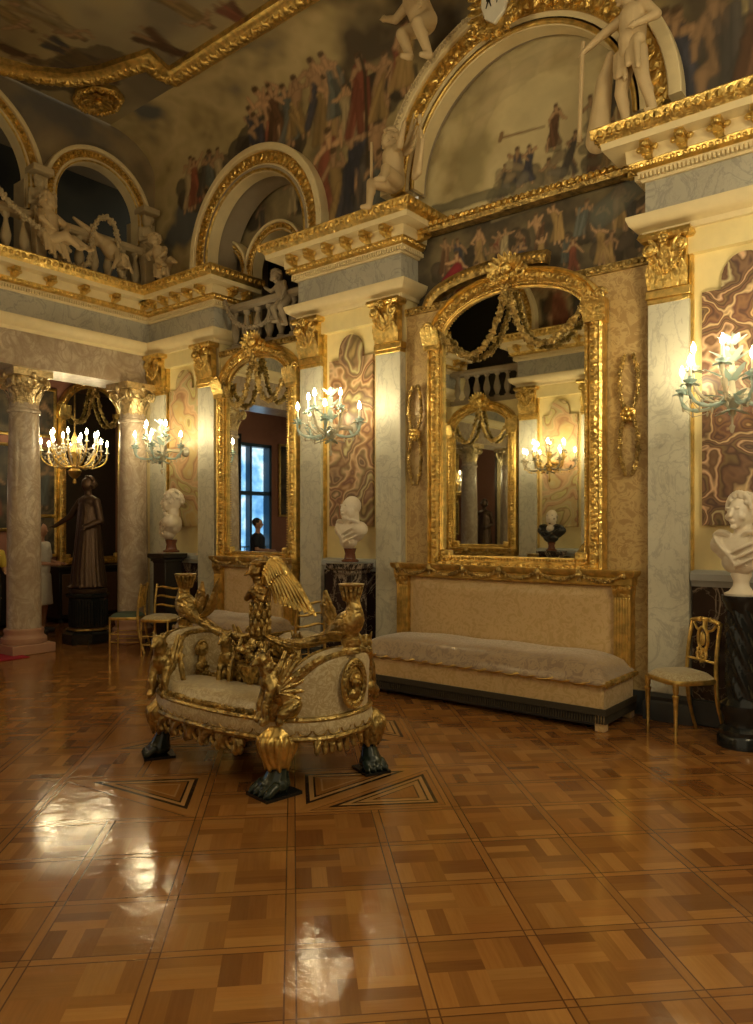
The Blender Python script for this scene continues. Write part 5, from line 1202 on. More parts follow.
# end arms
def arm(sgn):
    n = 36; m = 10; vs_ = []; fs = []; L = 56*PI/180
    def top(u): return .46+.36*(max(0, 1-abs(u)**2.5))**.95
    rings = []
    for i in range(n+1):
        u = -1+2*i/n; ph = u*L; c, s_ = math.cos(ph), math.sin(ph)
        xo = A_*.985*abs(c)**(2/2.6); yo = B_*.97*math.copysign(abs(s_)**(2/2.6), s_); xi = xo-.13; yi = yo*.80; zt = top(u); fl = .03
        sec = [(xo,yo,.43),(xo+.01,yo,.43+(zt-.43)*.5),(xo+fl*.6,yo,zt-.05),(xo+fl*.2,yo*.99,zt-.012),((xo+xi)/2,(yo+yi)/2,zt+.012),(xi,yi,zt-.012),(xi-.012,yi,zt-.05),(xi-.02,yi,.43+(zt-.43)*.5),(xi-.03,yi,.43)]
        rings.append([(sgn*a, b, z) for a, b, z in sec])
    k = 9
    for r_ in rings: vs_ += r_
    for i in range(n):
        for j in range(k): a = i*k+j; b = i*k+(j+1)%k; fs.append((a, b, b+k, a+k))
    fs.append(tuple(range(k))); fs.append(tuple(n*k+j for j in reversed(range(k))))
    ar = obj('arm', MB().add(vs_, fs), M['silk_cream'], st, ang=60)
    for j, nm in ((3,'outer_edge'),(5,'inner_edge')):
        mb = MB(); pl = [Vector(r_[j]) for r_ in rings]; mb.tube(pl, .018, 7); garland(mb, pl, .021, .02)
        obj(nm, mb, M['gold_old'], ar)
    # oval medallion on the outside with a small head in relief
    xf = sgn*(A_*.985+.022); R = Matrix.Translation((xf, 0, .62)) @ Matrix.Rotation(sgn*PI/2, 4, 'Z')
    mb = MB(); R = R @ Matrix.Scale(1.18, 4); mb.ell((0,0,0), (.085,.012,.115), R, 24, 10)
    for rr in (1.0, .82): mb.tube([(.088*rr*math.cos(a), -.012, .12*rr*math.sin(a)) for a in [2*PI*i/30 for i in range(30)]], .010, 6, closed=True, M=R)
    for i in range(26): a = 2*PI*i/26; mb.ell((.079*math.cos(a),-.018,.108*math.sin(a)), .009, R, 6, 4)
    mb.ell((0,-.02,.015), (.03,.028,.04), R); mb.ell((0,-.015,-.05), (.05,.02,.03), R); mb.cap((0,-.02,0),(0,-.02,-.04),.016,.02,8,R); mb.ell((.0,-.048,.008),(.007,.008,.01),R)
    for i in range(14): a = PI*i/13; mb.ell((.032*math.cos(a),-.02,.025+.032*math.sin(a)), .012, R, 6, 4)
    obj('medallion', mb, M['gold_old'], ar)
    # herm head on the inside
    xi = sgn*(A_*.985-.13-.035); R = Matrix.Translation((xi, 0, .62)) @ Matrix.Rotation(-sgn*PI/2, 4, 'Z')
    mb = MB(); mb.ell((0,-.02,.06), (.038,.035,.052), R, 12, 9); mb.ell((0,-.055,.05), (.009,.012,.014), R); mb.cap((0,-.01,.02),(0,-.01,-.03),.022,.03,8,R); mb.ell((0,-.01,-.05),(.055,.03,.035),R)
    for i in range(18): a = -.4+ (PI+.8)*i/17; mb.ell((.043*math.cos(a),-.01,.06+.055*math.sin(a)), .016, R, 6, 5)
    for i in range(5): leaf(mb, R @ Vector((-.035+.0175*i,-.01,-.05)), (0,0,-1), R.to_3x3() @ Vector((0,-1,0)), .11, .02, .1)
    garland(mb, [R @ Vector(v) for v in swag(-.05,-.06,.05,-.06,.03,-.03)], .014); obj('herm_relief', mb, M['gold_old'], ar)
arm(-1); arm(1)
# griffins at the four corners, wings sweeping up the arm ends
for sx in (-1, 1):
    for sy in (-1, 1):
        b = MB(); wg = MB(); px_, py_ = sx*(.56 if sx > 0 else .55), sy*(.40 if sx > 0 else .37)
        griffin(b, wg, (px_, py_, .43), math.atan2(sy*.95, -sx*.45) if sy < 0 else math.atan2(sy*.95, -sx*.45), .98)
        for k in range(9):                              # long wing feathers lying against the arm end
            u_ = .98-.075*k; ph = u_*56*PI/180; xt = sx*(A_*.985*math.cos(ph)**(2/2.6)+.012); yt = sy*(B_*.97*math.sin(ph)**(2/2.6)+.012); zt = .47+.35*max(0, 1-u_**2.5)**.95
            r0 = Vector((px_-sx*.02, py_*1.0, .46+.012*k)); wg.cap(r0, (xt, yt, zt), .034, .020, 8)
        wb = blob('griffin', b, M['gold_old'], st, .007, 2); obj('wing', wg, M['gold_old'], wb)
# middle spine: ridge, two seated beasts, flower urn
mb = MB(); mb.box(-.62,.62,-.03,.03,.43,.50); garland(mb, [(-.6,0,.505),(.6,0,.505)], .028, .022); obj('spine', mb, M['gold_old'], st)
for sx, sy in ((-1,-1),(1,1),(-1,1),(1,-1)):
    if (sx, sy) == (1,-1): continue
    b = MB(); wg = MB(); griffin(b, wg, (sx*.20, sy*.09, .49), math.atan2(sy, -sx*.25) if sy < 0 else math.atan2(1, 0), .86); wb = blob('winged_beast', b, M['gold_old'], st, .007, 2); obj('wing', wg, M['gold_old'], wb)
for sy in (-1, 1):
    mb = MB().lathe([(.07,.48),(.08,.50),(.03,.52),(.025,.54),(.06,.57),(.095,.63),(.10,.66),(.085,.67),(.07,.67)], 20, Matrix.Translation((.04, sy*.12, 0)), 1, .8)
    for i in range(10): a = 2*PI*i/10; leaf(mb, (.04+.05*math.cos(a), sy*.12+.04*math.sin(a), .55), (math.cos(a)*.4,math.sin(a)*.4,1), (math.cos(a),math.sin(a),0), .10, .018, .2)
    u = obj('urn', mb, M['gold_old'], st); mb = MB()
    for k in range(34): d = Vector((rg.uniform(-1,1), rg.uniform(-1,1), rg.uniform(0,1))); mb.ell((.04+.08*d.x, sy*.12+.06*d.y, .68+.13*d.z*(1-.4*abs(d.x))), rg.uniform(.018,.03), n=7, m=5)
    obj('flowers', mb, M['gold_old'], u)
mb = MB().lathe([(.12,.44),(.13,.46),(.12,.485),(.10,.49)], 24, Matrix.Translation((.04,-.15,0)), 1.5, .8); obj('urn_plinth', mb, M['gold_old'], st)
# stem and winged figure on top
mb = MB().lathe([(.05,.49),(.045,.56),(.035,.62),(.055,.70),(.06,.76),(.04,.80),(.05,.83),(.055,.86)], 18); 
for i in range(8): a = 2*PI*i/8; leaf(mb, (.035*math.cos(a),.035*math.sin(a),.60), (math.cos(a)*.3,math.sin(a)*.3,1), (math.cos(a),math.sin(a),0), .16, .02, .25)
obj('stem', mb, M['gold_old'], st)
mb = MB(); mb.cap((0,0,.88),(0,0,1.06),.062,.058,14); mb.ell((0,0,.90),(.068,.068,.09)); mb.cap((0,0,1.06),(0,.0,1.13),.050,.052,12); mb.ell((.0,-.01,1.13),(.07,.058,.06)); mb.cap((0,0,1.15),(-.01,-.02,1.22),.036,.033); mb.ell((-.015,-.03,1.265),(.045,.052,.055)); mb.cap((-.02,-.07,1.26),(-.03,-.11,1.24),.018,.008)
for q in (-1,1): mb.cap((q*.05,0,1.14),(q*.075,-.05,1.08),.026,.022); mb.cap((q*.075,-.05,1.08),(q*.01,-.08,1.13),.022,.018)
mb.ell((-.01,-.02,1.31),(.05,.05,.03)); mb.ell((.03,.0,1.325),(.035,.035,.02))
fig = blob('winged_figure', mb, M['gold_dark'], st, .006, 2)
mb = MB()
for row in range(4):
    for i in range(10):
        a = 2*PI*(i+.5*(row%2))/10; mb.ell((.060*math.cos(a),.060*math.sin(a),1.02-.052*row), (.016,.016,.040), n=6, m=5, rot=Euler((0,.12,a)))
obj('feather_skirt', mb, M['gold_old'], fig)
for q in (1, -1):
    mb = MB(); lead = bez((q*.01,.01,1.14),(q*.03,.02,1.38),(q*.17,.03,1.42),(q*.30,.05,1.16),20); m = 1 if q > 0 else .45
    fix = lambda p: Vector((p[0]*m, p[1]+abs(p[0])*(1-m)*.9, p[2]))
    mb.tube([fix(p) for p in lead[:15]], [.026]*12+[.022,.018,.012], 8)
    for row, (n_, r_) in enumerate(((9,.027),(8,.026))):        # long flight feathers, short coverts over them
        for k in range(n_):
            u = k/(n_-1); S_ = Vector(lead[4+int(8*u)]); L_ = (.17+.13*u) if row == 0 else .10
            T_ = Vector((q*(.10+.36*u), .05, 1.05-.06*u)) if row == 0 else S_+Vector((q*(.06+.03*u), -.015, -.09))
            S_ = S_+Vector((0,-.012*row,0)); mb.tube([fix(S_), fix(S_.lerp(T_,.5)+Vector((q*.012,0,.012))), fix(T_)], [r_*.9, r_, r_*.5], 8, flat=.6)
    obj('wing', mb, M['gold_bright' if q > 0 else 'gold_old'], fig)
# cornucopias
for sx in (-1, 1):
    X = sx*.80
    obj('collar', MB().lathe([(.055,.80),(.06,.82),(.05,.84),(.062,.86),(.062,.885),(.04,.90),(.05,.93)], 16, Matrix.Translation((X,0,0))), M['gold_old'], st)
    pts = bez((sx*.03,0,.845), (sx*.30,0,.74), (sx*.60,0,.86), (X,0,.99), 18)+bez((X,0,.99), (X+sx*.05,0,1.04), (X+sx*.01,0,1.10), (X,0,1.16), 6)[1:]
    rad = [.018+.030*(i/18)**1.1 for i in range(14)]+[.050,.062,.074,.082,.080]+[.070,.055,.046,.042,.044,.050]
    rad = (rad+[.05]*40)[:len(pts)]
    mb = MB(); mb.tube(pts, rad, 16)
    for k in range(5):                                   # twisted ribs along the horn
        sp = []
        for i, p in enumerate(pts[:19]):
            a = k*2*PI/5+i*.22; r_ = rad[i]*.97; sp.append(Vector(p)+Vector((0, math.cos(a)*r_, math.sin(a)*r_)))
        mb.tube(sp, [max(.005, r_*.16) for r_ in rad[:19]], 5)
    hn = obj('cornucopia', mb, M['gold_old'], st)
    mb = MB().lathe([(.045,1.14),(.05,1.16),(.044,1.17),(.058,1.19),(.078,1.205),(.080,1.215),(.065,1.215),(.04,1.20)], 20, Matrix.Translation((X,0,0)))
    for i in range(14): a = 2*PI*i/14; mb.cap((X+.045*math.cos(a),.045*math.sin(a),1.12),(X+.066*math.cos(a),.066*math.sin(a),1.195),.008,.010,6)
    obj('candle_cup', mb, M['gold_old'], hn)
    mb = MB(); leaf(mb, (X-sx*.17,-.01,.93), (-sx*.15,0,1), (0,-1,0), .24, .045, -.02, .4); leaf(mb, (X-sx*.17,.02,.93), (-sx*.5,0,.9), (0,-1,0), .17, .035, .1, .4); leaf(mb, (X-sx*.12,0,.95), (-sx*.3,0,1), (0,-1,0), .16, .03, .1, .4)
    if sx < 0: mb.tube(bez((X-sx*.20,0,.92),(X-sx*.34,0,.98),(X-sx*.30,0,1.08),(X-sx*.38,0,1.20),10), [.035,.04,.042,.045,.045,.04,.034,.026,.02,.012,.004], 8, flat=.5)
    obj('horn_leaves', mb, M['gold_old'], hn)
# apron of scrolls between the legs
for sy in (-1, 1):
    mb = MB()
    for k in range(6):
        x = -.58+.16*k; y = sy*(B_-.045)*(1-abs(x/.95)**4); sg = 1 if k % 2 else -1
        mb.tube([(p[0], y-.0, p[2]) for p in spiral(x, .26, .062, 1.4, y, 20, sg, PI/2)], [.020-.0005*i for i in range(21)], 6)
        for q in (-1, 1): mb.tube(bez((x+q*.02,y,.31),(x+q*.07,y+sy*.03,.29),(x+q*.09,y+sy*.03,.24),(x+q*.05,y+sy*.02,.215),8), [.02,.022,.024,.024,.022,.02,.018,.015,.010], 6)
        mb.ell((x+.08, y, .27), (.028,.03,.035)); mb.ell((x+.04,y+sy*.01,.22),(.03,.025,.035)); mb.ell((x+.09,y+sy*.02,.235),(.022,.02,.035)); mb.cap((x-.08,y,.315),(x+.08,y,.315),.022,.022,6)
    obj('apron', mb, M['gold_old'], st)
mb = MB()
for q in (-1, 1):
    mb = MB(); mb.cap((q*.745,-.24,.31),(q*.745,.24,.31),.028,.028,8)
    for k in range(9): y = -.24+.06*k; mb.cap((q*.75,y,.32),(q*.765,y*1.1,.225+.03*abs(k-4)/4),.026,.016,8)
    obj('end_apron', mb, M['gold_old'], st)

# paw feet
for x, y, a in ((.54,-.36,-PI/2-.15), (-.60,-.35,-PI/2-.5), (.69,.31,-.4), (-.60,.38,PI/2+.4)):
    big = 1.02 if x == .54 else .84
    F = Vector((math.cos(a), math.sin(a), 0)); S = Vector((-F.y, F.x, 0)); W = lambda f, s_, u: Vector((x,y,0))+F*(f*big)+S*(s_*big)+Vector((0,0,u))
    mb = MB(); mb.cap(W(-.02,0,.34), W(-.01,0,.16), .075*big, .045*big, 12); mb.cap(W(-.01,0,.16), W(.0,0,.08), .045*big, .05*big, 12); mb.cap(W(-.01,0,.14), W(.01,0,.07), .06*big, .085*big, 12); mb.ell(W(.02,0,.06), (.095*big,.095*big,.055), n=14, m=8)
    for k in range(4): s_ = (k-1.5)*.045; mb.cap(W(.06,s_,.065), W(.11,s_*1.1,.035), .030*big, .027*big, 8); mb.cap(W(.125,s_*1.1,.045), W(.147,s_*1.1,.022), .012, .006, 6)
    lg = blob('leg', mb, M['green_black'], st, .007, 2); mb = MB()
    mb.sweep([W(-.10,-.105,0), W(.145,-.105,0), W(.145,.105,0), W(-.10,.105,0)], prof_close([(-.06,0),(.0,0),(.0,.018),(-.06,.018)]), (0,0,1), closed=True); mb.box(-.06,.06,-.06,.06,.0,.015, Matrix.Translation((x,y,0)))
    obj('foot_block', mb, M['black_stone'], lg); mb = MB()
    kn_ = MB()
    for k in range(0):
        b_ = a+(k-4)*.5; D = Vector((math.cos(b_), math.sin(b_), 0)); leaf(mb, W(-.02,0,.34)+D*.05*big, D*.25+Vector((0,0,-1)), D, .19 if k%2 else .15, .034, .22, .4)
    zb = .17 if x == .54 else .19; mb.cap(W(-.01,0,.32), W(.0,0,zb+.03), .105*big, .058*big, 14)
    for k in range(13):
        b_ = a+(k-6)*.46; D = Vector((math.cos(b_), math.sin(b_), 0)); D2 = Vector((math.cos(b_+.25), math.sin(b_+.25), 0)); mb.tube(bez(W(-.01,0,.345)+D*.09*big, W(0,0,.32)+D*.135*big, W(0,0,.25)+D*.085*big, W(0,0,zb-.03+.02*(k%2))+D2*.062*big, 8), [.016,.02,.022,.022,.021,.020,.018,.016,.012], 6)
    blob('acanthus', mb, M['gold' if x == .54 else 'gold_old'], lg, .007, 3)

# ================================================================ CHAIRS
def gilt_chair(loc, rz, label, style='lyre', seat='floral_seat', s=1.0):
    t = thing('gilt_chair', label, 'chair', loc, rz, None, s); w_ = .20
    mb = MB(); o = superell(.205, .195, 32, 4.0); mb.sweep([(x,y,0) for x,y in o], prof_close([(-.08,.415),(.0,.415),(.006,.43),(0,.45),(-.08,.45)]), (0,0,1), closed=True); obj('seat_frame', mb, M['gold'], t)
    mb = MB(); n = 10; vs_ = [(0,0,.50)]; fs = []
    for j in range(1, 6):
        r_ = j/5
        for x, y in o: vs_.append((x*r_*.98, y*r_*.98, .45+.05*(1-r_**3)**.6))
    for i in range(32): fs.append((0, 1+i, 1+(i+1)%32))
    for j in range(4):
        for i in range(32): fs.append((1+j*32+i, 1+(j+1)*32+i, 1+(j+1)*32+(i+1)%32, 1+j*32+(i+1)%32))
    mb.add(vs_, fs); mb.sweep([(x*.98,y*.98,0) for x,y in o], [(0,.452),(0,.44)], (0,0,1), closed=True); obj('seat', mb, M[seat], t, ang=70)
    for q in (-1, 1):
        if style == 'lyre': obj('leg', MB().lathe([(.010,0),(.012,.03),(.016,.05),(.011,.07),(.019,.30),(.026,.34),(.014,.35),(.022,.37),(.022,.40),(.024,.43)], 10, Matrix.Translation((q*.17,-.165,0))), M['gold'], t)
        else: obj('leg', MB().lathe([(.009,0),(.010,.03),(.012,.20),(.010,.22),(.013,.42)], 8, Matrix.Translation((q*.17,-.165,0))), M['gold'], t)
        obj('leg', MB().tube(bez((q*.175,.26,0),(q*.17,.20,.16),(q*.165,.17,.30),(q*.165,.175,.45),10), [.013]*5+[.016]*6, 8), M['gold'], t)
        obj('back_post', MB().tube(bez((q*.165,.175,.44),(q*.165,.17,.58),(q*.16,.19,.72),(q*.155,.22,.85),10), .015, 8), M['gold'], t)
    mb = MB()
    if style == 'lyre':
        mb.tube(bez((-.165,.215,.84),(-.08,.22,.87),(.08,.22,.87),(.165,.215,.84),10), .017, 8); mb.tube([(-.16,.178,.56),(.16,.178,.56)], .010, 6)
        obj('back_rail', mb, M['gold'], t); mb = MB(); yy = lambda z: .172+.05*((z-.45)/.45)**2
        mb.tube([(.055*math.cos(a), yy(.72), .72+.085*math.sin(a)) for a in [2*PI*i/24 for i in range(24)]], .013, 6, closed=True)
        mb.ell((0,yy(.72)-.005,.72),(.030,.016,.055)); mb.tube([(0,yy(.8),.80),(0,yy(.86),.88)], [.022,.014], 6); garland(mb, [(-.06,yy(.85),.86),(.06,yy(.85),.86)], .024)
        for q in (-1,1): mb.tube(bez((q*.015,yy(.56),.56),(q*.08,yy(.58),.58),(q*.03,yy(.61),.61),(q*.05,yy(.65),.65),10), .011, 6); mb.tube(spiral(q*.03,.60,.03,1.2,yy(.6),14,q), .007, 6); mb.tube(bez((q*.05,yy(.79),.78),(q*.12,yy(.79),.79),(q*.09,yy(.83),.81),(q*.13,yy(.84),.83),8), .010, 6)
        mb.tube([(0,yy(.56),.54),(0,yy(.65),.65)], .014, 6); obj('lyre_splat', mb, M['gold_bright'], t)
    elif style == 'ladder':
        for z in (.58,.69,.80):
            y = .17+.05*((z-.45)/.45)**2; mb.tube(bez((-.16,y,z),(-.05,y+.005,z+.05),(.05,y+.005,z-.04),(.16,y,z+.01),12), [.009+.006*math.sin(PI*i/12) for i in range(13)], 6)
        obj('back_slats', mb, M['gold'], t)
    else:
        for z in (.83,.56): y = .17+.05*((z-.45)/.45)**2; mb.tube([(-.16,y,z),(.16,y,z)], .010, 6)
        for x in (-.10,-.05,0,.05,.10): mb.tube([(x,.178,.56),(x,.205,.83)], .006, 6)
        mb.tube([(-.15,.18,.58),(.15,.21,.86)], .006, 6); mb.tube([(.15,.18,.58),(-.15,.21,.86)], .006, 6); obj('back_spindles', mb, M['gold'], t)
    mb = MB()
    if style != 'lyre':
        for z in (.14,.24):
            for q in (-1,1): mb.tube([(q*.17,-.165,z),(q*.17,.205-.1*z,z)], .006, 6)
            mb.tube([(-.17,-.165,z),(.17,-.165,z)], .006, 6)
        obj('stretcher', mb, M['gold'], t)
    return t
fa = math.atan2(-.79, -.61)
gilt_chair((-1.72, 5.78, 0), fa+PI/2, 'gilt chair with carved lyre back and pale floral seat before the right pilaster', 'lyre', 'floral_seat', 1.0)
gilt_chair((-7.80, 5.52, 0), .50, 'gilt ladder-back chair with floral seat, the nearer of the pair in the corner', 'ladder', 'floral_seat')
gilt_chair((-8.33, 5.40, 0), -.85, 'gilt spindle-back chair with dark green seat in front of the corner column', 'spindle', 'green_seat')
gilt_chair((-5.33, 5.45, 0), -PI/2-.3, 'gilt chair with pale seat half hidden behind the carved settee', 'ladder', 'silk_cream', 1.0)

# ================================================================ ROOM BEHIND THE COLUMNS
struct('wall_far', MB().box(-12.3, -12.02, 2.15, 9.2, 0, 4.3), M['pink_wall'])
struct('wall_far', MB().box(-12.3, -12.02, -.6, 1.05, 0, 4.3), M['pink_wall'])
struct('wall_far', MB().box(-12.3, -12.02, 1.05, 2.15, 3.35, 4.3), M['pink_wall'])
struct('wall_far_side', MB().box(-12.3, -9.0, 9.0, 9.2, 0, 4.3), M['pink_wall'])
struct('wall_far_end', MB().box(-12.3, -9.5, -.8, -.6, 0, 4.3), M['pink_wall'])
struct('ceiling_far', MB().box(-12.3, -9.45, -.8, 9.2, 4.3, 4.4), M['brown_wood'])
t = struct('window_1', MB().box(-12.2,-12.0,1.05,1.12,0,3.35).box(-12.2,-12.0,2.08,2.15,0,3.35).box(-12.2,-12.0,1.05,2.15,3.28,3.35).box(-12.2,-12.0,1.05,2.15,2.25,2.33).box(-12.2,-12.05,1.57,1.63,0,3.3), M['blue_wood'])
obj('window_pane', MB().box(-12.22,-12.19,1.05,2.15,0,3.35), M['window_pane'], t)
struct('window_2', MB().box(-12.35,-12.25,1.0,2.2,0,.05), M['blue_wood'])
t = thing('balcony_railing', 'gilded balcony railing outside the blue window, seen in the far mirror', 'railing', (-12.12, 1.6, 0)); mb = MB()
for k in range(9): y = -.48+.12*k; mb.tube([(0,y,.05),(0,y,1.15)], .010, 5)
mb.tube([(0,-.5,1.15),(0,.5,1.15)], .015, 5)
for k in range(4): mb.tube([(0,p[0],p[2]) for p in spiral(-.36+.24*k, .9, .09, 1.5, 0, 18)], .008, 5)
obj('rails', mb, M['gold'], t)
t = thing('curtain', 'dark curtain hanging beside the blue window, seen in the far mirror', 'curtain', (-11.9, 2.25, 0)); mb = MB()
vs_ = []; fs = []
for i in range(41): y = -.22+.44*i/40; vs_ += [(.05*math.sin(i*.9), y, .02), (.05*math.sin(i*.9+.3), y, 3.5)]
for i in range(40): fs.append((2*i,2*i+1,2*i+3,2*i+2))
obj('cloth', mb.add(vs_, fs), M['dark_cloth'], t).modifiers.new('s','SOLIDIFY').thickness = .01
def picture(y, z, w_, h_, seed, label, X=-12.0, fw=.05):
    t = thing('framed_painting', label, 'painting', (X, y, z), PI/2)
    P = [(-w_/2,0,-h_/2),(-w_/2,0,h_/2),(w_/2,0,h_/2),(w_/2,0,-h_/2)]
    obj('frame', MB().sweep(P, prof_close([(0,0),(0,.03),(fw*.4,.05),(fw,.035),(fw,0)]), (0,-1,0), closed=True, flip=-1), M['gold_bright'], t)
    c = Canvas(w_, h_, .03, (.05,.04,.03), seed); c.clouds([(.02,.018,.015),(.05,.04,.025),(.12,.09,.05),(.06,.05,.035)], 3); c.figure(w_*.5, h_*.1, h_*.7, .7)
    paint_mesh('canvas', c, lambda u, v: (-w_/2+u*w_/(c.res*(c.W-1)), -.02, -h_/2+v*h_/(c.res*(c.H-1))), M['fresco'], None, None, t)
for i, (y, z, w_, h_, lb) in enumerate(((6.20,3.45,.36,.72,'small dark portrait high on the pink wall left of the arched mirror'),(6.22,2.3,.34,1.05,'narrow framed painting beside the arched mirror behind the chandelier'),(6.22,1.42,.34,.6,'small framed painting low beside the arched mirror'),
      (8.02,3.3,.5,1.0,'framed painting high on the pink wall beside the corner column'),(8.02,2.0,.5,1.2,'framed painting on the pink wall right of the arched mirror'),(5.35,3.45,1.0,.75,'wide dark landscape high on the pink wall at the left edge'),(5.35,2.2,1.0,1.3,'large dark painting on the pink wall at the left edge'),
      (3.0,2.8,1.0,1.5,'dark painting on the pink wall behind the colonnade'),(.3,2.6,1.0,1.5,'dark painting beside the window of the far room'))):
    picture(y, z, w_, h_, 70+i, lb)
def cabinet(loc, rz, W_, D_, H_, label):
    t = thing('cabinet', label, 'cabinet', loc, rz)
    obj('body', MB().box(-W_/2, W_/2, 0, D_, .08, H_-.05), M['black_wood'], t, bevel=.008); obj('top', MB().box(-W_/2-.03, W_/2+.03, -.03, D_, H_-.05, H_), M['black_wood'], t, bevel=.008)
    for q in (-1,1):
        d = obj('door', MB().box(q*W_/4-W_/4+.04, q*W_/4+W_/4-.04, -.02, 0, .14, H_-.12), M['brown_wood'], t, bevel=.01); obj('knob', MB().ell((q*.05,-.035,H_*.5), .015), M['gold'], d)
        obj('foot', MB().lathe([(.03,0),(.045,.03),(.03,.08)], 12, Matrix.Translation((q*(W_/2-.06),.06,0))), M['black_wood'], t)
cabinet((-11.55, 5.35, 0), PI/2, 1.2, .45, .98, 'black wooden cabinet against the pink wall behind the woman')
cabinet((-11.55, 6.95, 0), PI/2, 1.4, .45, .92, 'dark wooden cabinet under the arched mirror behind the bronze statue')
t = thing('wall_lamp', 'small lit wall lamp on the pink wall at the left edge', 'wall lamp', (-11.98, 4.45, 2.0), PI/2)
obj('bracket', MB().tube([(0,0,0),(0,-.12,-.03),(0,-.15,.05)], .015, 6), M['gold'], t); obj('shade', MB().ell((0,-.15,.12), .08, n=14, m=10), M['bulb_soft'], t)
lamp('wall_lamp_light', (0,-.3,.15), 8, .08, WARM, t)

# bronze statue on its octagonal pedestal
px_, py_ = -9.47, 5.54
t = thing('octagonal_pedestal', 'black octagonal pedestal with fluted sides under the bronze statue', 'pedestal', (px_, py_, 0))
O8 = lambda r, z: (r, z)
obj('base', MB().lathe([(.34,0),(.34,.13),(.33,.14),(.28,.17),(.27,.19),(.27,.2)], 8, None, 1, 1, PI/8), M['black_stone'], t, ang=20)
mb = MB().lathe([(.25,.19),(.25,.60)], 8, None, 1, 1, PI/8)
for i in range(8):
    a0 = PI/8+i*PI/4; a1 = a0+PI/4
    for k in range(5): u = (k+.5)/5; x = .25*((1-u)*math.cos(a0)+u*math.cos(a1)); y = .25*((1-u)*math.sin(a0)+u*math.sin(a1)); mb.cap((x,y,.24),(x,y,.56),.013,.013,6)
obj('shaft', mb, M['black_stone'], t, ang=20); obj('gilt_band', MB().lathe([(.285,.175),(.30,.18),(.29,.20),(.26,.205)], 8, None, 1, 1, PI/8), M['gold_dark'], t, ang=20)
obj('top', MB().lathe([(.25,.60),(.28,.62),(.29,.64),(.29,.67),(0,.67)], 8, None, 1, 1, PI/8), M['black_stone'], t, ang=20)
t = thing('bronze_statue', 'dark bronze statue of a draped woman with one arm lowered, on the black pedestal', 'statue', (px_, py_, .67), math.atan2(.6247,.7808)-.5, None, 1.06)
obj('plinth', MB().lathe([(.22,0),(.23,.02),(.23,.05),(.20,.07)], 24), M['bronze'], t)
mb = MB(); mb.cap((0,0,.12),(0,0,.75),.17,.14,18); mb.cap((0,0,.75),(0,0,1.10),.135,.12,16); mb.ell((0,0,1.16),(.16,.10,.10),n=16,m=10); mb.cap((0,0,1.2),(0,-.01,1.32),.05,.045); mb.ell((0,-.015,1.39),(.072,.082,.095),n=14,m=10); mb.ell((0,-.09,1.38),.014)
mb.cap((-.15,0,1.17),(-.27,-.06,.98),.05,.042); mb.cap((-.27,-.06,.98),(-.44,-.15,.86),.04,.026); mb.ell((-.46,-.16,.85),(.035,.03,.022)); mb.cap((.15,0,1.17),(.19,.03,.92),.05,.045); mb.cap((.19,.03,.92),(.10,-.12,.84),.04,.03); mb.ell((.08,-.14,.84),.032)
for j in range(4): mb.cap((-.47,-.17+.016*j,.85),(-.53,-.19+.02*j,.835),.009,.007,6); mb.cap((.07+.015*j,-.15,.83),(.06+.017*j,-.18,.79),.009,.007,6)
for k in range(22):
    a = 2*PI*k/22; r0 = .125; mb.tube(bez((r0*math.cos(a),r0*.85*math.sin(a),1.10),(r0*1.1*math.cos(a+.1),r0*math.sin(a+.1),.8),(.17*math.cos(a-.1),.17*math.sin(a-.1),.4),(.21*math.cos(a),.20*math.sin(a),.07),8), [.016,.018,.02,.022,.024,.026,.028,.03,.032], 6)
mb.cap((-.06,-.16,.09),(-.08,-.24,.08),.035,.025); mb.cap((.07,-.14,.09),(.09,-.21,.08),.035,.025)
blob('figure', mb, M['bronze'], t, .011, 2)
mb = MB()
for k in range(70):
    d = Vector((rg.gauss(0,1), abs(rg.gauss(0,1))-.2, rg.gauss(0,1)+.5)).normalized(); mb.ell(Vector((0,-.0,1.40))+Vector((d.x*.075,d.y*.085,d.z*.095)), rg.uniform(.015,.025), n=6, m=5)
mb.ell((0,.09,1.40), .045); blob('hair', mb, M['bronze'], t, .009, 1)

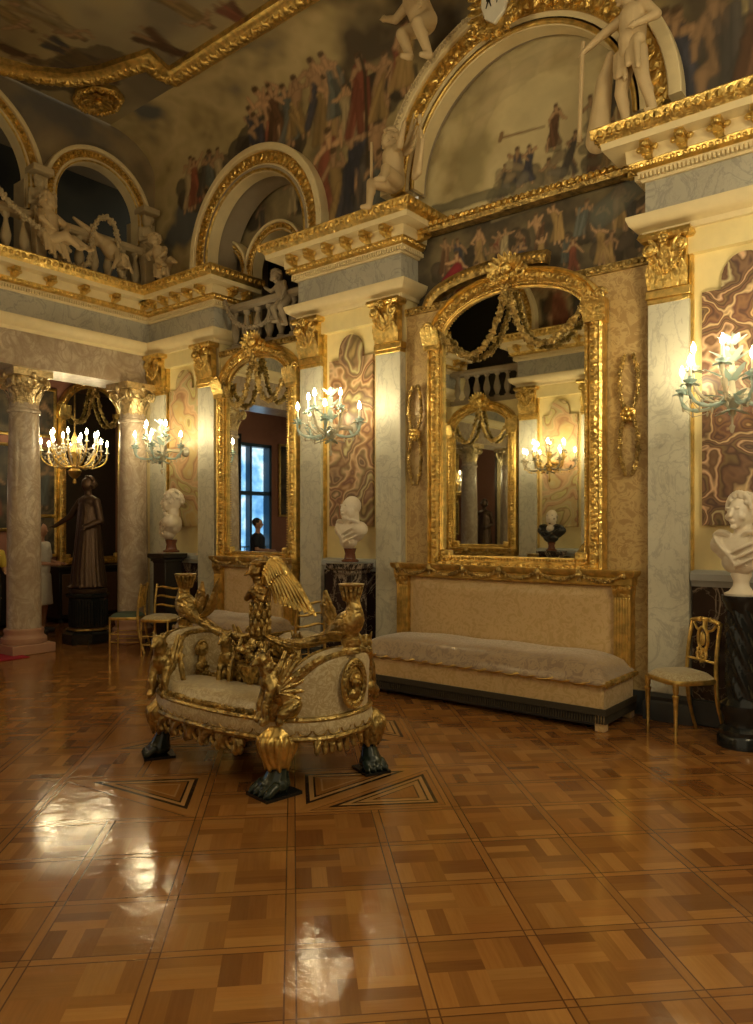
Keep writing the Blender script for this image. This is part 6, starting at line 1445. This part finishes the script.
# people
def person(loc, rz, label, top, bottom, H=1.65, skirt=False, armpose='bent', hair_long=False):
    k = H/1.75; t = thing('person', label, 'person', loc, rz, None, k)
    mb = MB()
    for q in (-1,1): mb.cap((q*.09,0,.90),(q*.10,-.02,.50),.085,.055,12); mb.cap((q*.10,-.02,.50),(q*.10,.02,.09),.055,.036,12); mb.cap((q*.10,.03,.045),(q*.11,-.13,.035),.038,.032,10)
    mb.ell((0,0,.95),(.165,.11,.12),n=16,m=10); mb.cap((0,0,1.0),(0,0,1.32),.125,.14,16); mb.ell((0,0,1.40),(.19,.095,.08),n=16,m=10); mb.cap((0,0,1.44),(0,-.01,1.54),.055,.05); mb.ell((0,-.015,1.64),(.075,.092,.112),n=16,m=12); mb.cap((0,-.095,1.65),(0,-.115,1.62),.010,.013,8); mb.ell((0,-.095,1.585),(.022,.012,.008))
    for q in (-1,1): mb.ell((q*.078,0,1.64),(.012,.02,.03)); mb.ell((q*.03,-.085,1.665),(.014,.01,.007))
    hands = []
    for q in (-1,1):
        if armpose == 'bent': el = (q*.24,-.02,1.13); ha = (q*.14,-.28,1.10)
        else: el = (q*.23,.02,1.12); ha = (q*.23,-.06,.86)
        mb.cap((q*.19,0,1.41),el,.048,.038,10); mb.cap(el,ha,.037,.024,10); d = (Vector(ha)-Vector(el)).normalized(); h2 = Vector(ha)+d*.05; mb.ell(h2,(.03,.03,.03))
        for j in range(4): o_ = Vector(((j-1.5)*.017,0,0)); mb.cap(h2+o_+d*.015, h2+o_+d*(.075-.006*abs(j-1.4))+Vector((0,0,-.012)), .0085, .007, 6)
        mb.cap(h2+Vector((-q*.025,0,.01)), h2+Vector((-q*.04,0,.015))+d*.045, .0095, .008, 6)
    blob('body', mb, M['skin'], t, .010, 2)
    mb = MB(); mb.cap((0,0,1.0),(0,0,1.32),.145,.155,16); mb.ell((0,0,1.385),(.205,.112,.09),n=16,m=10); mb.ell((0,0,.97),(.18,.13,.10))
    for q in (-1,1): el = Vector((q*.24,-.02,1.13) if armpose == 'bent' else (q*.23,.02,1.12)); mb.cap((q*.19,0,1.40), Vector((q*.19,0,1.40)).lerp(el,.7), .062, .058, 10)
    blob('shirt', mb, M[top], t, .012, 2)
    mb = MB()
    if skirt:
        mb.lathe([(.13,1.02),(.185,.92),(.20,.7),(.22,.45),(.0,.44)], 24, None, 1, .8)
    else:
        mb.ell((0,0,.93),(.178,.125,.11))
        for q in (-1,1): mb.cap((q*.09,0,.88),(q*.10,-.02,.5),.10,.075,12); mb.cap((q*.10,-.02,.5),(q*.10,.02,.12),.073,.06,12)
    blob('skirt' if skirt else 'trousers', mb, M[bottom], t, .012, 2)
    mb = MB(); mb.ell((0,.018,1.675),(.085,.095,.095),n=14,m=10)
    if hair_long: mb.cap((0,.07,1.66),(0,.09,1.45),.07,.05)
    blob('hair', mb, M['hair'], t, .010, 2)
    obj('shoe', MB().cap((-.10,.04,.04),(-.11,-.15,.035),.045,.038), M['dark_cloth'], t); obj('shoe', MB().cap((.10,.04,.04),(.11,-.15,.035),.045,.038), M['dark_cloth'], t)
    return t
person((-10.85, 5.58, 0), PI/2+.6, 'woman in white top and pale skirt half hidden behind the left column', 'white_cloth', 'white_cloth', 1.62, True, hair_long=True)
person((-10.6, 4.72, 0), PI/2, 'person in a yellow top cut by the left edge behind the column', 'yellow_cloth', 'dark_cloth', 1.5, False)
person((-11.3, 2.1, 0), .89, 'man in a dark navy t-shirt seen in the far mirror by the window', 'navy_cloth', 'navy_cloth', 1.74, False)
person((-11.5, 8.3, 0), -.6, 'person in a white shirt in the room behind, seen only in reflection', 'white_cloth', 'dark_cloth', 1.6, False)

# ---- small things
t = thing('red_carpet', 'red carpet runner end on the parquet at the left edge by the column', 'carpet', (-10.4, 3.5, 0)); obj('pile', MB().box(-1.3, 1.55, -.95, .92, .001, .012), M['red_carpet'], t, bevel=.003)
t = thing('wall_switches', 'stack of three small cream wall switches beside the corner pilaster', 'switch', (XL+.28, YW-.01, 1.42))
for k in range(3): obj('switch', MB().box(-.035,.035,-.05,0,.0+.085*k,.065+.085*k).ell((-.0,-.055,.03+.085*k),(.012,.012,.012)), M['switch_white'], t, bevel=.006)
for x in (-8.88,-7.58):  pass
